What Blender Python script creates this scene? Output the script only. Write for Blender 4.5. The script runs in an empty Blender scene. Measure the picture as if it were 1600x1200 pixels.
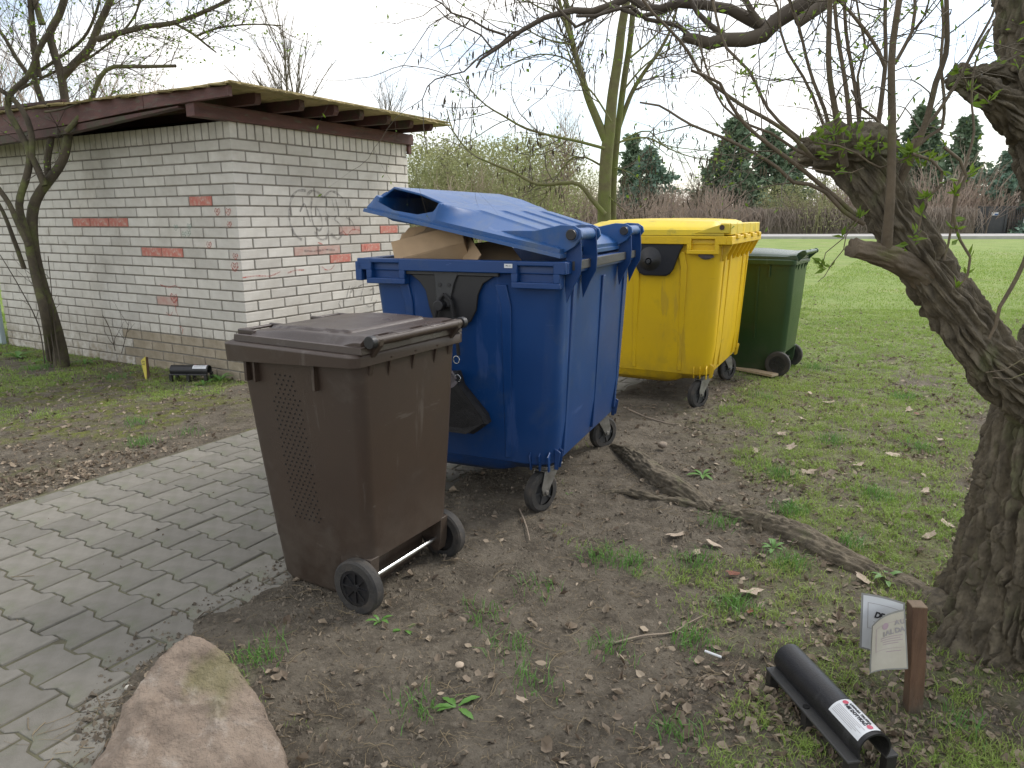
import bpy, bmesh, math, random
import numpy as np
from mathutils import Matrix, Vector
random.seed(7)
RS = np.random.RandomState
# ------------------------------------------------------------------ camera, world, light
F_PX, HORIZ, ROLL, CAMH = 1125.0, 340.0, math.radians(-0.24), 1.39
PITCH = math.atan((600 - HORIZ) / F_PX)
S = bpy.context.scene
cam_d = bpy.data.cameras.new('camera')
cam = bpy.data.objects.new('camera', cam_d)
S.collection.objects.link(cam)
cam_d.sensor_width = 36.0
cam_d.lens = F_PX / 1600 * 36
cam_d.clip_start = 0.05
cam_d.clip_end = 2000
cam.matrix_world = Matrix.Translation((0, 0, CAMH)) @ Matrix.Rotation(math.pi / 2 - PITCH, 4, 'X') @ Matrix.Rotation(ROLL, 4, 'Z')
S.camera = cam
SUN_AZ, SUN_EL = math.radians(62), math.radians(44)      # azimuth from +Y towards +X
W = bpy.data.worlds.new('World'); S.world = W; W.use_nodes = True
nt = W.node_tree; N = nt.nodes; LK = nt.links; N.clear()
wo = N.new('ShaderNodeOutputWorld'); bg = N.new('ShaderNodeBackground'); bg2 = N.new('ShaderNodeBackground')
sky = N.new('ShaderNodeTexSky'); sky.sky_type = 'NISHITA'; sky.sun_disc = False
sky.sun_elevation = SUN_EL; sky.sun_rotation = SUN_AZ; sky.air_density = 1.0; sky.dust_density = 1.5
bg.inputs['Strength'].default_value = 0.15
LK.new(sky.outputs[0], bg.inputs['Color'])
tc = N.new('ShaderNodeTexCoord'); mp = N.new('ShaderNodeMapping'); mp.inputs['Scale'].default_value = (1, 1, 2.6)
nz = N.new('ShaderNodeTexNoise'); nz.inputs['Scale'].default_value = 2.3; nz.inputs['Detail'].default_value = 6
nz.inputs['Roughness'].default_value = 0.55; nz.inputs['Distortion'].default_value = 0.4
rmp = N.new('ShaderNodeMapRange'); rmp.inputs[1].default_value = 0.40; rmp.inputs[2].default_value = 0.56
rmp.inputs[3].default_value = 0.16; rmp.inputs[4].default_value = 1.0
LK.new(tc.outputs['Generated'], mp.inputs[0]); LK.new(mp.outputs[0], nz.inputs['Vector']); LK.new(nz.outputs[0], rmp.inputs[0])
bg2.inputs['Color'].default_value = (1.0, 0.985, 0.965, 1); bg2.inputs['Strength'].default_value = 1.02
mx = N.new('ShaderNodeMixShader')
LK.new(rmp.outputs[0], mx.inputs[0]); LK.new(bg.outputs[0], mx.inputs[1]); LK.new(bg2.outputs[0], mx.inputs[2]); LK.new(mx.outputs[0], wo.inputs[0])
sun_d = bpy.data.lights.new('sun', 'SUN'); sun_d.energy = 1.5; sun_d.angle = math.radians(20); sun_d.color = (1, 0.96, 0.9)
sun = bpy.data.objects.new('sun', sun_d); S.collection.objects.link(sun)
sd = Vector((math.sin(SUN_AZ) * math.cos(SUN_EL), math.cos(SUN_AZ) * math.cos(SUN_EL), math.sin(SUN_EL)))
sun.rotation_euler = (-sd).to_track_quat('-Z', 'Y').to_euler(); sun.location = (0, 0, 30)
vs = S.view_settings; vs.view_transform = 'Standard'; vs.look = 'None'; vs.exposure = 0.66; vs.gamma = 1.0; vs.use_curve_mapping = False
S.render.engine = 'CYCLES'
S.cycles.max_bounces = 6; S.cycles.diffuse_bounces = 3; S.cycles.glossy_bounces = 3; S.cycles.transmission_bounces = 4; S.cycles.transparent_max_bounces = 8
S.cycles.use_denoising = True

def ray(x, y):
    u = (x - 800) / F_PX; v = (600 - y) / F_PX
    u, v = u * math.cos(ROLL) - v * math.sin(ROLL), u * math.sin(ROLL) + v * math.cos(ROLL)
    return (u, math.cos(PITCH) + v * math.sin(PITCH), -math.sin(PITCH) + v * math.cos(PITCH))
def at(x, y, Y):                                   # point seen at pixel (x, y), Y metres ahead
    d = ray(x, y); t = Y / d[1]
    return (d[0] * t, Y, CAMH + d[2] * t)
def gr(x, y, z=0.0):
    d = ray(x, y); t = (z - CAMH) / d[2]
    return (d[0] * t, d[1] * t, z)
def inframe(p, m=40):
    z = p[2] - CAMH
    fw = p[1] * math.cos(PITCH) - z * math.sin(PITCH); up = p[1] * math.sin(PITCH) + z * math.cos(PITCH)
    if fw < .1: return False
    return -m < 800 + F_PX * p[0] / fw < 1600 + m and -m < 600 - F_PX * up / fw < 1200 + m

# ------------------------------------------------------------------ helpers
def link(o, parent=None):
    S.collection.objects.link(o)
    if parent is not None: o.parent = parent
    return o
def tag(o, label=None, cat=None, group=None, kind=None):
    if label: o['label'] = label
    if cat: o['category'] = cat
    if group: o['group'] = group
    if kind: o['kind'] = kind
    return o
def empty(name, loc, yaw=0.0, label=None, cat=None, group=None):
    o = bpy.data.objects.new(name, None); o.empty_display_size = .1
    link(o); o.location = loc; o.rotation_euler = (0, 0, math.radians(yaw))
    return tag(o, label, cat, group)
class MB:
    def __init__(s): s.v = []; s.f = []
    def add(s, vs_, fs_):
        b = len(s.v); s.v += [tuple(p) for p in vs_]; s.f += [tuple(i + b for i in f) for f in fs_]; return s
    def box(s, x0, x1, y0, y1, z0, z1, M=None):
        v = [(x0, y0, z0), (x1, y0, z0), (x1, y1, z0), (x0, y1, z0), (x0, y0, z1), (x1, y0, z1), (x1, y1, z1), (x0, y1, z1)]
        if M is not None: v = [tuple(M @ Vector(p)) for p in v]
        return s.add(v, [(0, 3, 2, 1), (4, 5, 6, 7), (0, 1, 5, 4), (1, 2, 6, 5), (2, 3, 7, 6), (3, 0, 4, 7)])
    def loft(s, rings, cap0=False, cap1=False):
        b = len(s.v); n = len(rings[0])
        for r in rings: s.v += [tuple(p) for p in r]
        for i in range(len(rings) - 1):
            for j in range(n):
                k = (j + 1) % n
                s.f.append((b + i * n + j, b + i * n + k, b + (i + 1) * n + k, b + (i + 1) * n + j))
        if cap0: s.f.append(tuple(b + j for j in reversed(range(n))))
        if cap1: s.f.append(tuple(b + (len(rings) - 1) * n + j for j in range(n)))
        return s
    def cyl(s, p0, p1, r0, r1=None, n=20, cap=True):
        r1 = r0 if r1 is None else r1
        p0 = Vector(p0); p1 = Vector(p1); t = (p1 - p0).normalized()
        a = t.orthogonal().normalized(); c = t.cross(a)
        rg = [[p + (a * math.cos(2 * math.pi * k / n) + c * math.sin(2 * math.pi * k / n)) * r for k in range(n)] for p, r in ((p0, r0), (p1, r1))]
        return s.loft(rg, cap, cap)
    def prism(s, poly, fn, d0, d1):                 # poly 2D, fn(a, b, d) -> 3D
        n = len(poly)
        return s.loft([[fn(a, b, d0) for a, b in poly], [fn(a, b, d1) for a, b in poly]], True, True)
    def obj(s, name, mat, parent=None, smooth=False, bevel=0, wn=False, seg=2, angle=35):
        me = bpy.data.meshes.new(name); me.from_pydata(s.v, [], s.f)
        bm = bmesh.new(); bm.from_mesh(me); bmesh.ops.recalc_face_normals(bm, faces=bm.faces); bm.to_mesh(me); bm.free()
        me.materials.append(mat)
        if smooth or bevel:
            me.polygons.foreach_set('use_smooth', [True] * len(me.polygons))
            try: me.set_sharp_from_angle(angle=math.radians(angle))
            except Exception: pass
        o = bpy.data.objects.new(name, me); link(o, parent)
        if bevel:
            m = o.modifiers.new('bevel', 'BEVEL'); m.width = bevel; m.segments = seg; m.limit_method = 'ANGLE'; m.angle_limit = math.radians(40); m.harden_normals = False
        return o
def rr(x0, x1, y0, y1, r, z, n=6):                  # rounded rectangle ring; z may be f(x, y)
    out = []
    for cx, cy, a0 in ((x1 - r, y1 - r, 0), (x0 + r, y1 - r, 90), (x0 + r, y0 + r, 180), (x1 - r, y0 + r, 270)):
        for k in range(n + 1):
            a = math.radians(a0 + 90 * k / n); x = cx + r * math.cos(a); y = cy + r * math.sin(a)
            out.append((x, y, z(x, y) if callable(z) else z))
    return out
def nmesh(name, V, T, mat, parent=None, smooth=False, kind=None):
    V = np.asarray(V, np.float32); T = np.asarray(T, np.int32); k = T.shape[1]
    me = bpy.data.meshes.new(name); me.vertices.add(len(V)); me.vertices.foreach_set('co', V.ravel())
    me.loops.add(T.size); me.loops.foreach_set('vertex_index', T.ravel())
    me.polygons.add(len(T)); me.polygons.foreach_set('loop_start', np.arange(0, T.size, k, dtype=np.int32))
    try: me.polygons.foreach_set('loop_total', np.full(len(T), k, np.int32))
    except Exception: pass
    me.polygons.foreach_set('use_smooth', np.full(len(T), smooth)); me.update(calc_edges=True); me.validate()
    me.materials.append(mat)
    o = bpy.data.objects.new(name, me); link(o, parent)
    if kind: o['kind'] = kind
    return o
def _hash(i, j, k, seed):
    h = (i * 374761393 + j * 668265263 + k * 2147483647 + seed * 974711) & 0xffffffff
    h = ((h ^ (h >> 13)) * 1274126177) & 0xffffffff
    return ((h ^ (h >> 16)) & 0xffff) / 65535.0
def vnoise(P, seed=0):
    P = np.asarray(P, np.float64); I = np.floor(P).astype(np.int64); f = P - I; f = f * f * f * (f * (f * 6 - 15) + 10)
    r = 0
    for a in (0, 1):
        for b in (0, 1):
            for c in (0, 1):
                w = (f[:, 0] if a else 1 - f[:, 0]) * (f[:, 1] if b else 1 - f[:, 1]) * (f[:, 2] if c else 1 - f[:, 2])
                r = r + w * _hash(I[:, 0] + a, I[:, 1] + b, I[:, 2] + c, seed)
    return r
def fbm(P, oct=4, seed=0, gain=.5):
    P = np.asarray(P, np.float64); s = 0; a = 1; t = 0
    for o in range(oct):
        s = s + a * vnoise(P * 2 ** o + 17.3 * o, seed + o); t += a; a *= gain
    return s / t
def n2(x, y, sc, oct=3, seed=0):
    return fbm(np.stack([np.asarray(x, float) * sc, np.asarray(y, float) * sc, np.zeros(np.shape(x)) + .5], -1), oct, seed)
def sst(a, b, x): 
    t = np.clip((x - a) / (b - a), 0, 1); return t * t * (3 - 2 * t)

def catmull(pts, rad, step):
    P = [Vector(p) for p in pts]; out = []; R = []
    for i in range(len(P) - 1):
        a = P[max(i - 1, 0)]; b = P[i]; c = P[i + 1]; d = P[min(i + 2, len(P) - 1)]
        n = max(1, int((c - b).length / step))
        for k in range(n):
            t = k / n
            out.append(.5 * ((2 * b) + (c - a) * t + (2 * a - 5 * b + 4 * c - d) * t * t + (3 * b - a - 3 * c + d) * t ** 3))
            R.append(rad[i] * (1 - t) + rad[i + 1] * t)
    out.append(P[-1]); R.append(rad[-1])
    return [tuple(p) for p in out], R
def tubes(polys, sides=4):                          # polys: list of (pts, radii) -> V, quads
    P = []; R = []; C = []
    for pts, rad in polys:
        n = len(pts)
        if n < 2: continue
        P += [tuple(p) for p in pts]; R += list(rad); C += [1] * (n - 1) + [0]
    P = np.array(P, float); R = np.array(R, float); C = np.array(C, bool); n = len(P)
    T = np.zeros((n, 3)); nx = np.roll(P, -1, 0) - P; pv = P - np.roll(P, 1, 0); Cp = np.roll(C, 1)
    T[C] += nx[C]; T[Cp] += pv[Cp]
    T /= np.linalg.norm(T, axis=1, keepdims=True) + 1e-9
    ref = np.tile([0.37, 0.91, 0.18], (n, 1)); A = np.cross(T, ref); A /= np.linalg.norm(A, axis=1, keepdims=True) + 1e-9; B = np.cross(T, A)
    ang = np.arange(sides) * 2 * np.pi / sides
    V = P[:, None, :] + R[:, None, None] * (A[:, None, :] * np.cos(ang)[None, :, None] + B[:, None, :] * np.sin(ang)[None, :, None])
    idx = np.nonzero(C)[0]; j = np.arange(sides); k = (j + 1) % sides
    Q = np.stack([idx[:, None] * sides + j, idx[:, None] * sides + k, (idx[:, None] + 1) * sides + k, (idx[:, None] + 1) * sides + j], -1).reshape(-1, 4)
    return V.reshape(-1, 3), Q
def tube_obj(name, polys, sides, mat, parent=None, smooth=True, kind=None):
    V, Q = tubes(polys, sides)
    if parent is not None: V = V - np.array(parent_loc(parent))
    return nmesh(name, V, Q, mat, parent, smooth, kind)
def parent_loc(p):
    l = np.zeros(3)
    while p is not None: l = l + np.array(p.location); p = p.parent
    return l

# ------------------------------------------------------------------ materials
def mat(name, c1, c2=None, scale=8, rough=.6, bump=0, bscale=60, metal=0, c3=None, c3s=3, c3t=(.55, .7), stretch=(1, 1, 1), island=0, spec=.5, detail=5, dist=0, coord='Object', trans=0, rough2=None, bdist=.01):
    m = bpy.data.materials.new(name); m.use_nodes = True; t = m.node_tree; n = t.nodes; l = t.links
    b = n['Principled BSDF']; b.inputs['Roughness'].default_value = rough; b.inputs['Metallic'].default_value = metal
    b.inputs['Specular IOR Level'].default_value = spec
    b.inputs['Base Color'].default_value = (*c1, 1)
    tcn = n.new('ShaderNodeTexCoord'); mpn = n.new('ShaderNodeMapping'); mpn.inputs['Scale'].default_value = stretch
    l.new(tcn.outputs[coord], mpn.inputs[0])
    col = None
    def noise(sc, det=detail, dd=dist, rgh=.55):
        q = n.new('ShaderNodeTexNoise'); q.inputs['Scale'].default_value = sc; q.inputs['Detail'].default_value = det
        q.inputs['Distortion'].default_value = dd; q.inputs['Roughness'].default_value = rgh; l.new(mpn.outputs[0], q.inputs['Vector']); return q
    def mixc(a, bb, f):
        q = n.new('ShaderNodeMix'); q.data_type = 'RGBA'
        if isinstance(a, tuple): q.inputs[6].default_value = (*a, 1)
        else: l.new(a, q.inputs[6])
        if isinstance(bb, tuple): q.inputs[7].default_value = (*bb, 1)
        else: l.new(bb, q.inputs[7])
        l.new(f, q.inputs[0]); return q.outputs[2]
    def rng(src, a, bb, c=0, d=1):
        q = n.new('ShaderNodeMapRange'); q.inputs[1].default_value = a; q.inputs[2].default_value = bb; q.inputs[3].default_value = c; q.inputs[4].default_value = d
        l.new(src, q.inputs[0]); return q.outputs[0]
    if c2 is not None:
        f = rng(noise(scale).outputs[0], .32, .68)
        if island:
            gi = n.new('ShaderNodeNewGeometry'); mm = n.new('ShaderNodeMix'); mm.inputs[0].default_value = island
            l.new(f, mm.inputs[2]); l.new(gi.outputs['Random Per Island'], mm.inputs[3]); f = mm.outputs[0]
        col = mixc(c1, c2, f)
        if rough2 is not None: l.new(rng(f, 0, 1, rough, rough2), b.inputs['Roughness'])
    if c3 is not None:
        col = mixc(col if col is not None else c1, c3, rng(noise(c3s, 6, .3, .65).outputs[0], *c3t))
    if col is not None: l.new(col, b.inputs['Base Color'])
    if bump:
        bn = n.new('ShaderNodeBump'); bn.inputs['Strength'].default_value = bump; bn.inputs['Distance'].default_value = bdist
        l.new(noise(bscale, 6, 0, .6).outputs[0], bn.inputs['Height']); l.new(bn.outputs[0], b.inputs['Normal'])
    if trans:
        tr = n.new('ShaderNodeBsdfTranslucent'); ms = n.new('ShaderNodeMixShader'); ms.inputs[0].default_value = trans
        if col is not None: l.new(col, tr.inputs[0])
        else: tr.inputs[0].default_value = (*c1, 1)
        l.new(b.outputs[0], ms.inputs[1]); l.new(tr.outputs[0], ms.inputs[2]); l.new(ms.outputs[0], n['Material Output'].inputs[0])
    return m
def objrand(m, amt=.25):                             # brightness differs from object to object
    t = m.node_tree; n = t.nodes; l = t.links; b = n['Principled BSDF']
    oi = n.new('ShaderNodeObjectInfo'); hs = n.new('ShaderNodeHueSaturation'); r = n.new('ShaderNodeMapRange')
    r.inputs[3].default_value = 1 - amt; r.inputs[4].default_value = 1 + amt * .6; l.new(oi.outputs['Random'], r.inputs[0]); l.new(r.outputs[0], hs.inputs['Value'])
    src = b.inputs['Base Color']
    if src.is_linked: l.new(src.links[0].from_socket, hs.inputs['Color'])
    else: hs.inputs['Color'].default_value = src.default_value
    l.new(hs.outputs[0], src); return m
M = {}
M['brick'] = objrand(mat('brick', (.63, .605, .555), (.53, .505, .455), 9, .88, .5, 90, c3=(.33, .29, .23), c3s=5, c3t=(.58, .82), island=.25), .14)
M['brick_red'] = objrand(mat('brick_red', (.50, .15, .115), (.52, .25, .20), 22, .85, .5, 90, c3=(.52, .42, .36), c3s=30, c3t=(.52, .7)), .1)
M['brick_pink'] = objrand(mat('brick_pink', (.46, .27, .23), (.48, .38, .33), 14, .85, .5, 90), .1)
M['brick_low'] = objrand(mat('brick_low', (.44, .38, .30), (.30, .25, .18), 7, .9, .5, 90, c3=(.19, .16, .10), c3s=4, c3t=(.5, .78)), .14)
M['mortar'] = mat('mortar', (.245, .225, .195), (.16, .145, .12), 12, .95, .6, 80)
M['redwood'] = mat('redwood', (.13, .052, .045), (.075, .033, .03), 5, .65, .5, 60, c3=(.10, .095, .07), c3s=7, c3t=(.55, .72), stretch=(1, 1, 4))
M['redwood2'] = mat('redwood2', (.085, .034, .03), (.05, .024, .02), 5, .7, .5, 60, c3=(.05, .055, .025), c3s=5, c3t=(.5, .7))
M['sheet'] = mat('roof_sheet', (.42, .34, .17), (.26, .21, .10), 3, .85, .5, 40, c3=(.17, .17, .05), c3s=8, c3t=(.52, .70))
M['sheet_top'] = mat('roof_felt', (.06, .06, .055), (.10, .10, .06), 5, .9, .4, 60)
M['paver'] = objrand(mat('paver', (.205, .192, .165), (.16, .15, .125), 16, .9, .7, 260, c3=(.13, .145, .085), c3s=5, c3t=(.52, .75), bdist=.003), .16)
M['paver_side'] = M['paver']
M['blue'] = mat('blue_plastic', (.001, .036, .150), (.002, .044, .175), 3, .36, .12, 300, c3=(.05, .08, .14), c3s=5, c3t=(.56, .9), rough2=.48)
M['blue_lid'] = mat('blue_lid_plastic', (.006, .066, .22), (.010, .078, .25), 4, .33, .1, 300, c3=(.10, .12, .17), c3s=4, c3t=(.50, .85), rough2=.45)
M['yellow'] = mat('yellow_plastic', (.70, .46, .004), (.64, .41, .004), 3, .38, .12, 300, c3=(.36, .24, .03), c3s=4, c3t=(.60, .86), rough2=.5)
M['yellow_lid'] = mat('yellow_lid_plastic', (.74, .54, .01), (.55, .42, .03), 4, .42, .1, 300, c3=(.25, .23, .04), c3s=6, c3t=(.54, .75))
M['green'] = mat('green_plastic', (.016, .047, .014), (.022, .060, .018), 3, .3, .12, 300, c3=(.05, .06, .035), c3s=5, c3t=(.6, .85), rough2=.42)
M['green_lid'] = mat('green_lid_plastic', (.02, .045, .022), (.03, .06, .035), 5, .25, .1, 300)
M['brown'] = mat('brown_plastic', (.046, .029, .020), (.036, .023, .016), 3, .42, .25, 320, c3=(.075, .062, .05), c3s=6, c3t=(.55, .85), rough2=.55, bdist=.002)
M['brown_lid'] = mat('brown_lid_plastic', (.060, .043, .036), (.045, .032, .027), 6, .26, .15, 300, c3=(.12, .105, .095), c3s=9, c3t=(.55, .82), rough2=.38)
M['black'] = mat('black_plastic', (.010, .010, .012), (.016, .016, .018), 6, .38, .15, 200)
M['dark'] = mat('dark_grey_plastic', (.03, .032, .035), (.045, .045, .045), 8, .55, .2, 200)
M['rubber'] = mat('tyre_rubber', (.022, .022, .022), (.045, .042, .038), 14, .8, .3, 150, c3=(.085, .07, .055), c3s=12, c3t=(.5, .75))
M['galv'] = mat('galvanised_steel', (.30, .29, .27), (.19, .18, .16), 25, .5, .2, 200, metal=.7)
M['steel'] = mat('bright_steel', (.6, .62, .62), (.45, .45, .44), 30, .25, metal=1.0)
M['card'] = mat('cardboard', (.46, .32, .19), (.41, .285, .17), 20, .85, .15, 200)
M['print'] = mat('black_print', (.03, .03, .035), rough=.7)
M['bag'] = mat('black_cloth', (.008, .008, .009), (.016, .015, .016), 30, .7, .5, 300)
M['lining'] = mat('grey_lining', (.16, .14, .15), (.09, .08, .085), 20, .8, .5, 60)
M['white'] = mat('white_paper', (.68, .70, .72), (.60, .62, .63), 12, .4)
M['cream'] = mat('aged_paper', (.55, .52, .45), (.47, .44, .37), 10, .35, .2, 30)
M['plasticfilm'] = mat('laminate_edge', (.34, .34, .33), (.28, .28, .26), 10, .25)
M['ink'] = mat('faded_ink', (.33, .31, .31), rough=.7)
M['redink'] = mat('red_print', (.55, .06, .10), (.5, .15, .2), 60, .6)
M['pinkink'] = mat('faded_pink_print', (.40, .30, .34), rough=.7)
M['post'] = mat('post_wood', (.15, .085, .05), (.09, .048, .028), 14, .7, .5, 60, c3=(.27, .2, .13), c3s=9, c3t=(.6, .8), stretch=(3, 3, .6))
M['endgrain'] = mat('post_end_wood', (.30, .22, .15), (.2, .15, .1), 40, .85, .4, 100)
M['rock'] = mat('sandstone', (.34, .268, .205), (.20, .152, .115), 11, .9, 1.0, 60, c3=(.44, .38, .32), c3s=16, c3t=(.54, .75), bdist=.02)
M['lawnboard'] = mat('bare_board', (.42, .33, .22), (.36, .28, .18), 8, .8, stretch=(6, 1, 1))
M['yellowsign'] = mat('yellow_card', (.62, .52, .09), (.5, .42, .08), 12, .5)
M['trunk'] = mat('young_bark', (.10, .082, .052), (.055, .044, .032), 12, .9, .8, 70, c3=(.15, .17, .05), c3s=6, c3t=(.50, .72))
M['mtrunk'] = mat('mossy_bark', (.17, .165, .07), (.12, .10, .05), 9, .9, .6, 60, c3=(.15, .17, .045), c3s=4, c3t=(.42, .62))
M['twig'] = mat('grey_twigs', (.085, .07, .052), (.13, .11, .075), 5, .85, island=.5)
M['dtwig'] = mat('dark_twigs', (.065, .052, .042), (.10, .08, .055), 5, .85, island=.5)
M['bark'] = mat('willow_bark', (.165, .138, .095), (.075, .062, .044), 30, .95, 1.0, 130, c3=(.14, .15, .07), c3s=7, c3t=(.56, .76), stretch=(1, 1, .6), bdist=.006)
M['shoot'] = mat('willow_shoot_bark', (.15, .115, .075), (.09, .07, .046), 14, .8, .4, 80, c3=(.11, .12, .03), c3s=8, c3t=(.55, .75))
M['cut'] = mat('cut_wood', (.12, .085, .05), (.06, .045, .03), 20, .9, .6, 60)
M['budleaf'] = mat('young_leaves', (.20, .30, .03), (.12, .21, .02), 6, .6, island=.8, trans=.35)
M['catkin'] = mat('old_catkins', (.045, .033, .022), (.08, .06, .035), 6, .9, island=.8)
M['weed'] = mat('weed_leaves', (.09, .22, .04), (.15, .30, .07), 8, .5, island=.7, trans=.3)
M['grass'] = mat('grass_blades', (.19, .32, .05), (.34, .42, .11), 1.2, .6, island=.55, trans=.3, c3=(.36, .33, .16), c3s=2.6, c3t=(.55, .85), coord='Object')
M['drygrass'] = mat('dry_grass', (.34, .27, .16), (.17, .13, .08), 3, .8, island=.8, trans=.15)
M['leaf'] = mat('dead_leaves', (.36, .295, .215), (.10, .07, .047), 3, .75, island=.85, trans=.1)
M['leafpale'] = mat('pale_dead_leaves', (.46, .39, .30), (.28, .21, .15), 9, .7, .4, 60)
M['leafred'] = mat('red_dead_leaves', (.20, .06, .03), (.12, .05, .03), 9, .7, .4, 60)
M['crumb'] = mat('soil_crumbs', (.19, .16, .12), (.085, .07, .053), 5, .95, island=.8)
M['conifer'] = mat('hazed_conifer_needles', (.11, .17, .11), (.20, .27, .16), .5, .8, island=.6, trans=.1)  # needle colour lightened, distance haze is put into it
M['bluespruce'] = mat('hazed_spruce_needles', (.12, .20, .155), (.20, .30, .21), .5, .8, island=.6, trans=.1)  # blue-green needles, also paled in colour to imitate haze
M['brush'] = mat('bare_brush', (.24, .18, .14), (.38, .30, .24), .4, .9, island=.7)
M['pbrush'] = mat('reddish_brush', (.30, .225, .175), (.42, .34, .28), .4, .9, island=.7)
M['gbrush'] = mat('greening_brush', (.25, .27, .12), (.36, .36, .18), .4, .9, island=.7, trans=.2)
M['vine'] = mat('dry_vines', (.35, .29, .235), (.21, .172, .14), .5, .9, island=.7)
M['asphalt'] = mat('pale_asphalt', (.42, .41, .39), (.35, .34, .33), 2, .9)
M['gate'] = mat('gate_metal', (.04, .042, .045), (.06, .06, .06), 3, .6)
M['panelblue'] = mat('pale_blue_panel', (.42, .50, .53), (.35, .43, .46), 4, .6)
M['stone'] = mat('pebble', (.30, .24, .18), (.22, .18, .14), 20, .85, .4, 80)

def weather(m, mud, zmax, amt, scratch=None, samt=.5, stain=None, world=False):
    t = m.node_tree; n = t.nodes; l = t.links; b = n['Principled BSDF']
    if world: g = n.new('ShaderNodeNewGeometry').outputs['Position']
    else: g = n.new('ShaderNodeTexCoord').outputs['Object']
    def nz(sc, st=(1, 1, 1), det=6):
        mp_ = n.new('ShaderNodeMapping'); mp_.inputs['Scale'].default_value = st; l.new(g, mp_.inputs[0]); q = n.new('ShaderNodeTexNoise'); q.inputs['Scale'].default_value = sc; q.inputs['Detail'].default_value = det; q.inputs['Roughness'].default_value = .65; l.new(mp_.outputs[0], q.inputs['Vector']); return q.outputs[0]
    def rg_(a, lo, hi, c=0., d=1.):
        q = n.new('ShaderNodeMapRange'); q.inputs[1].default_value = lo; q.inputs[2].default_value = hi; q.inputs[3].default_value = c; q.inputs[4].default_value = d; l.new(a, q.inputs[0]); return q.outputs[0]
    def mul(a, c):
        q = n.new('ShaderNodeMath'); q.operation = 'MULTIPLY'; l.new(a, q.inputs[0]); l.new(c, q.inputs[1]); return q.outputs[0]
    def layer(col, f):
        src = b.inputs['Base Color']; q = n.new('ShaderNodeMix'); q.data_type = 'RGBA'; l.new(f, q.inputs[0])
        if src.is_linked: l.new(src.links[0].from_socket, q.inputs[6])
        else: q.inputs[6].default_value = src.default_value
        q.inputs[7].default_value = (*col, 1); l.new(q.outputs[2], src)
    if stain: layer(stain[0], rg_(nz(stain[1], stain[4] if len(stain) > 4 else (1, 1, 1)), stain[2], stain[3], 0, .75))
    if scratch:
        layer(scratch, rg_(nz(9, (1, 1, .12), 9), .62, .66, 0, samt)); layer(scratch, rg_(nz(26, (.6, .6, 1.6), 2), .735, .75, 0, samt * 1.3)); layer(scratch, rg_(nz(5, (.35, .35, 2.5), 10), .665, .685, 0, samt))
    sp = n.new('ShaderNodeSeparateXYZ'); l.new(g, sp.inputs[0])
    layer(mud, mul(rg_(sp.outputs[2], zmax, .0, 0, 1), rg_(nz(14), .35, .65, .15 * amt, amt)))
weather(M['brick'], (.26, .215, .15), .55, 1.0, stain=((.36, .33, .28), 1.1, .50, .72), world=True)
weather(M['brick_low'], (.24, .20, .14), .60, .9, world=True)
weather(M['brown'], (.12, .10, .08), .45, .55, (.10, .085, .072), .45)
weather(M['brown_lid'], (.1, .1, .1), .01, 0, (.16, .145, .13), .35)
weather(M['blue'], (.055, .055, .06), .42, .55, (.05, .10, .27), .35)
weather(M['blue_lid'], (.1, .1, .1), .01, 0, (.10, .16, .32), .40, stain=((.07, .11, .17), 3.0, .50, .70, (3, .6, 1)))
weather(M['yellow'], (.16, .12, .05), .40, .85, (.42, .27, .03), .5, stain=((.50, .33, .015), 2.2, .52, .75, (1.5, 1.5, .4)))
weather(M['green'], (.06, .06, .045), .35, .6, (.06, .10, .055), .4)
weather(M['black'], (.05, .045, .038), .10, .8, (.05, .05, .052), .4)
weather(M['dark'], (.09, .08, .065), .08, .8)
weather(M['post'], (.11, .095, .07), .10, .9)
def paint(name, col, cov, scale):                    # real paint film on the wall, patchy coverage
    m = bpy.data.materials.new(name); m.use_nodes = True; t = m.node_tree; n = t.nodes; l = t.links; b = n['Principled BSDF']
    b.inputs['Base Color'].default_value = (*col, 1); b.inputs['Roughness'].default_value = .8
    tcn = n.new('ShaderNodeTexCoord'); q = n.new('ShaderNodeTexNoise'); q.inputs['Scale'].default_value = scale; q.inputs['Detail'].default_value = 5
    l.new(tcn.outputs['Object'], q.inputs['Vector']); r = n.new('ShaderNodeMapRange'); r.inputs[1].default_value = .35; r.inputs[2].default_value = .65
    r.inputs[3].default_value = cov * .3; r.inputs[4].default_value = cov; l.new(q.outputs[0], r.inputs[0]); l.new(r.outputs[0], b.inputs['Alpha'])
    return m
M['spray'] = paint('grey_spray_paint', (.09, .083, .086), .5, 30)
M['spray2'] = paint('thin_spray_paint', (.10, .09, .095), .45, 30)
M['chalk'] = paint('red_chalk', (.55, .13, .10), .62, 60)
M['chalkg'] = paint('green_chalk', (.30, .48, .40), .45, 60)

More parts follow.
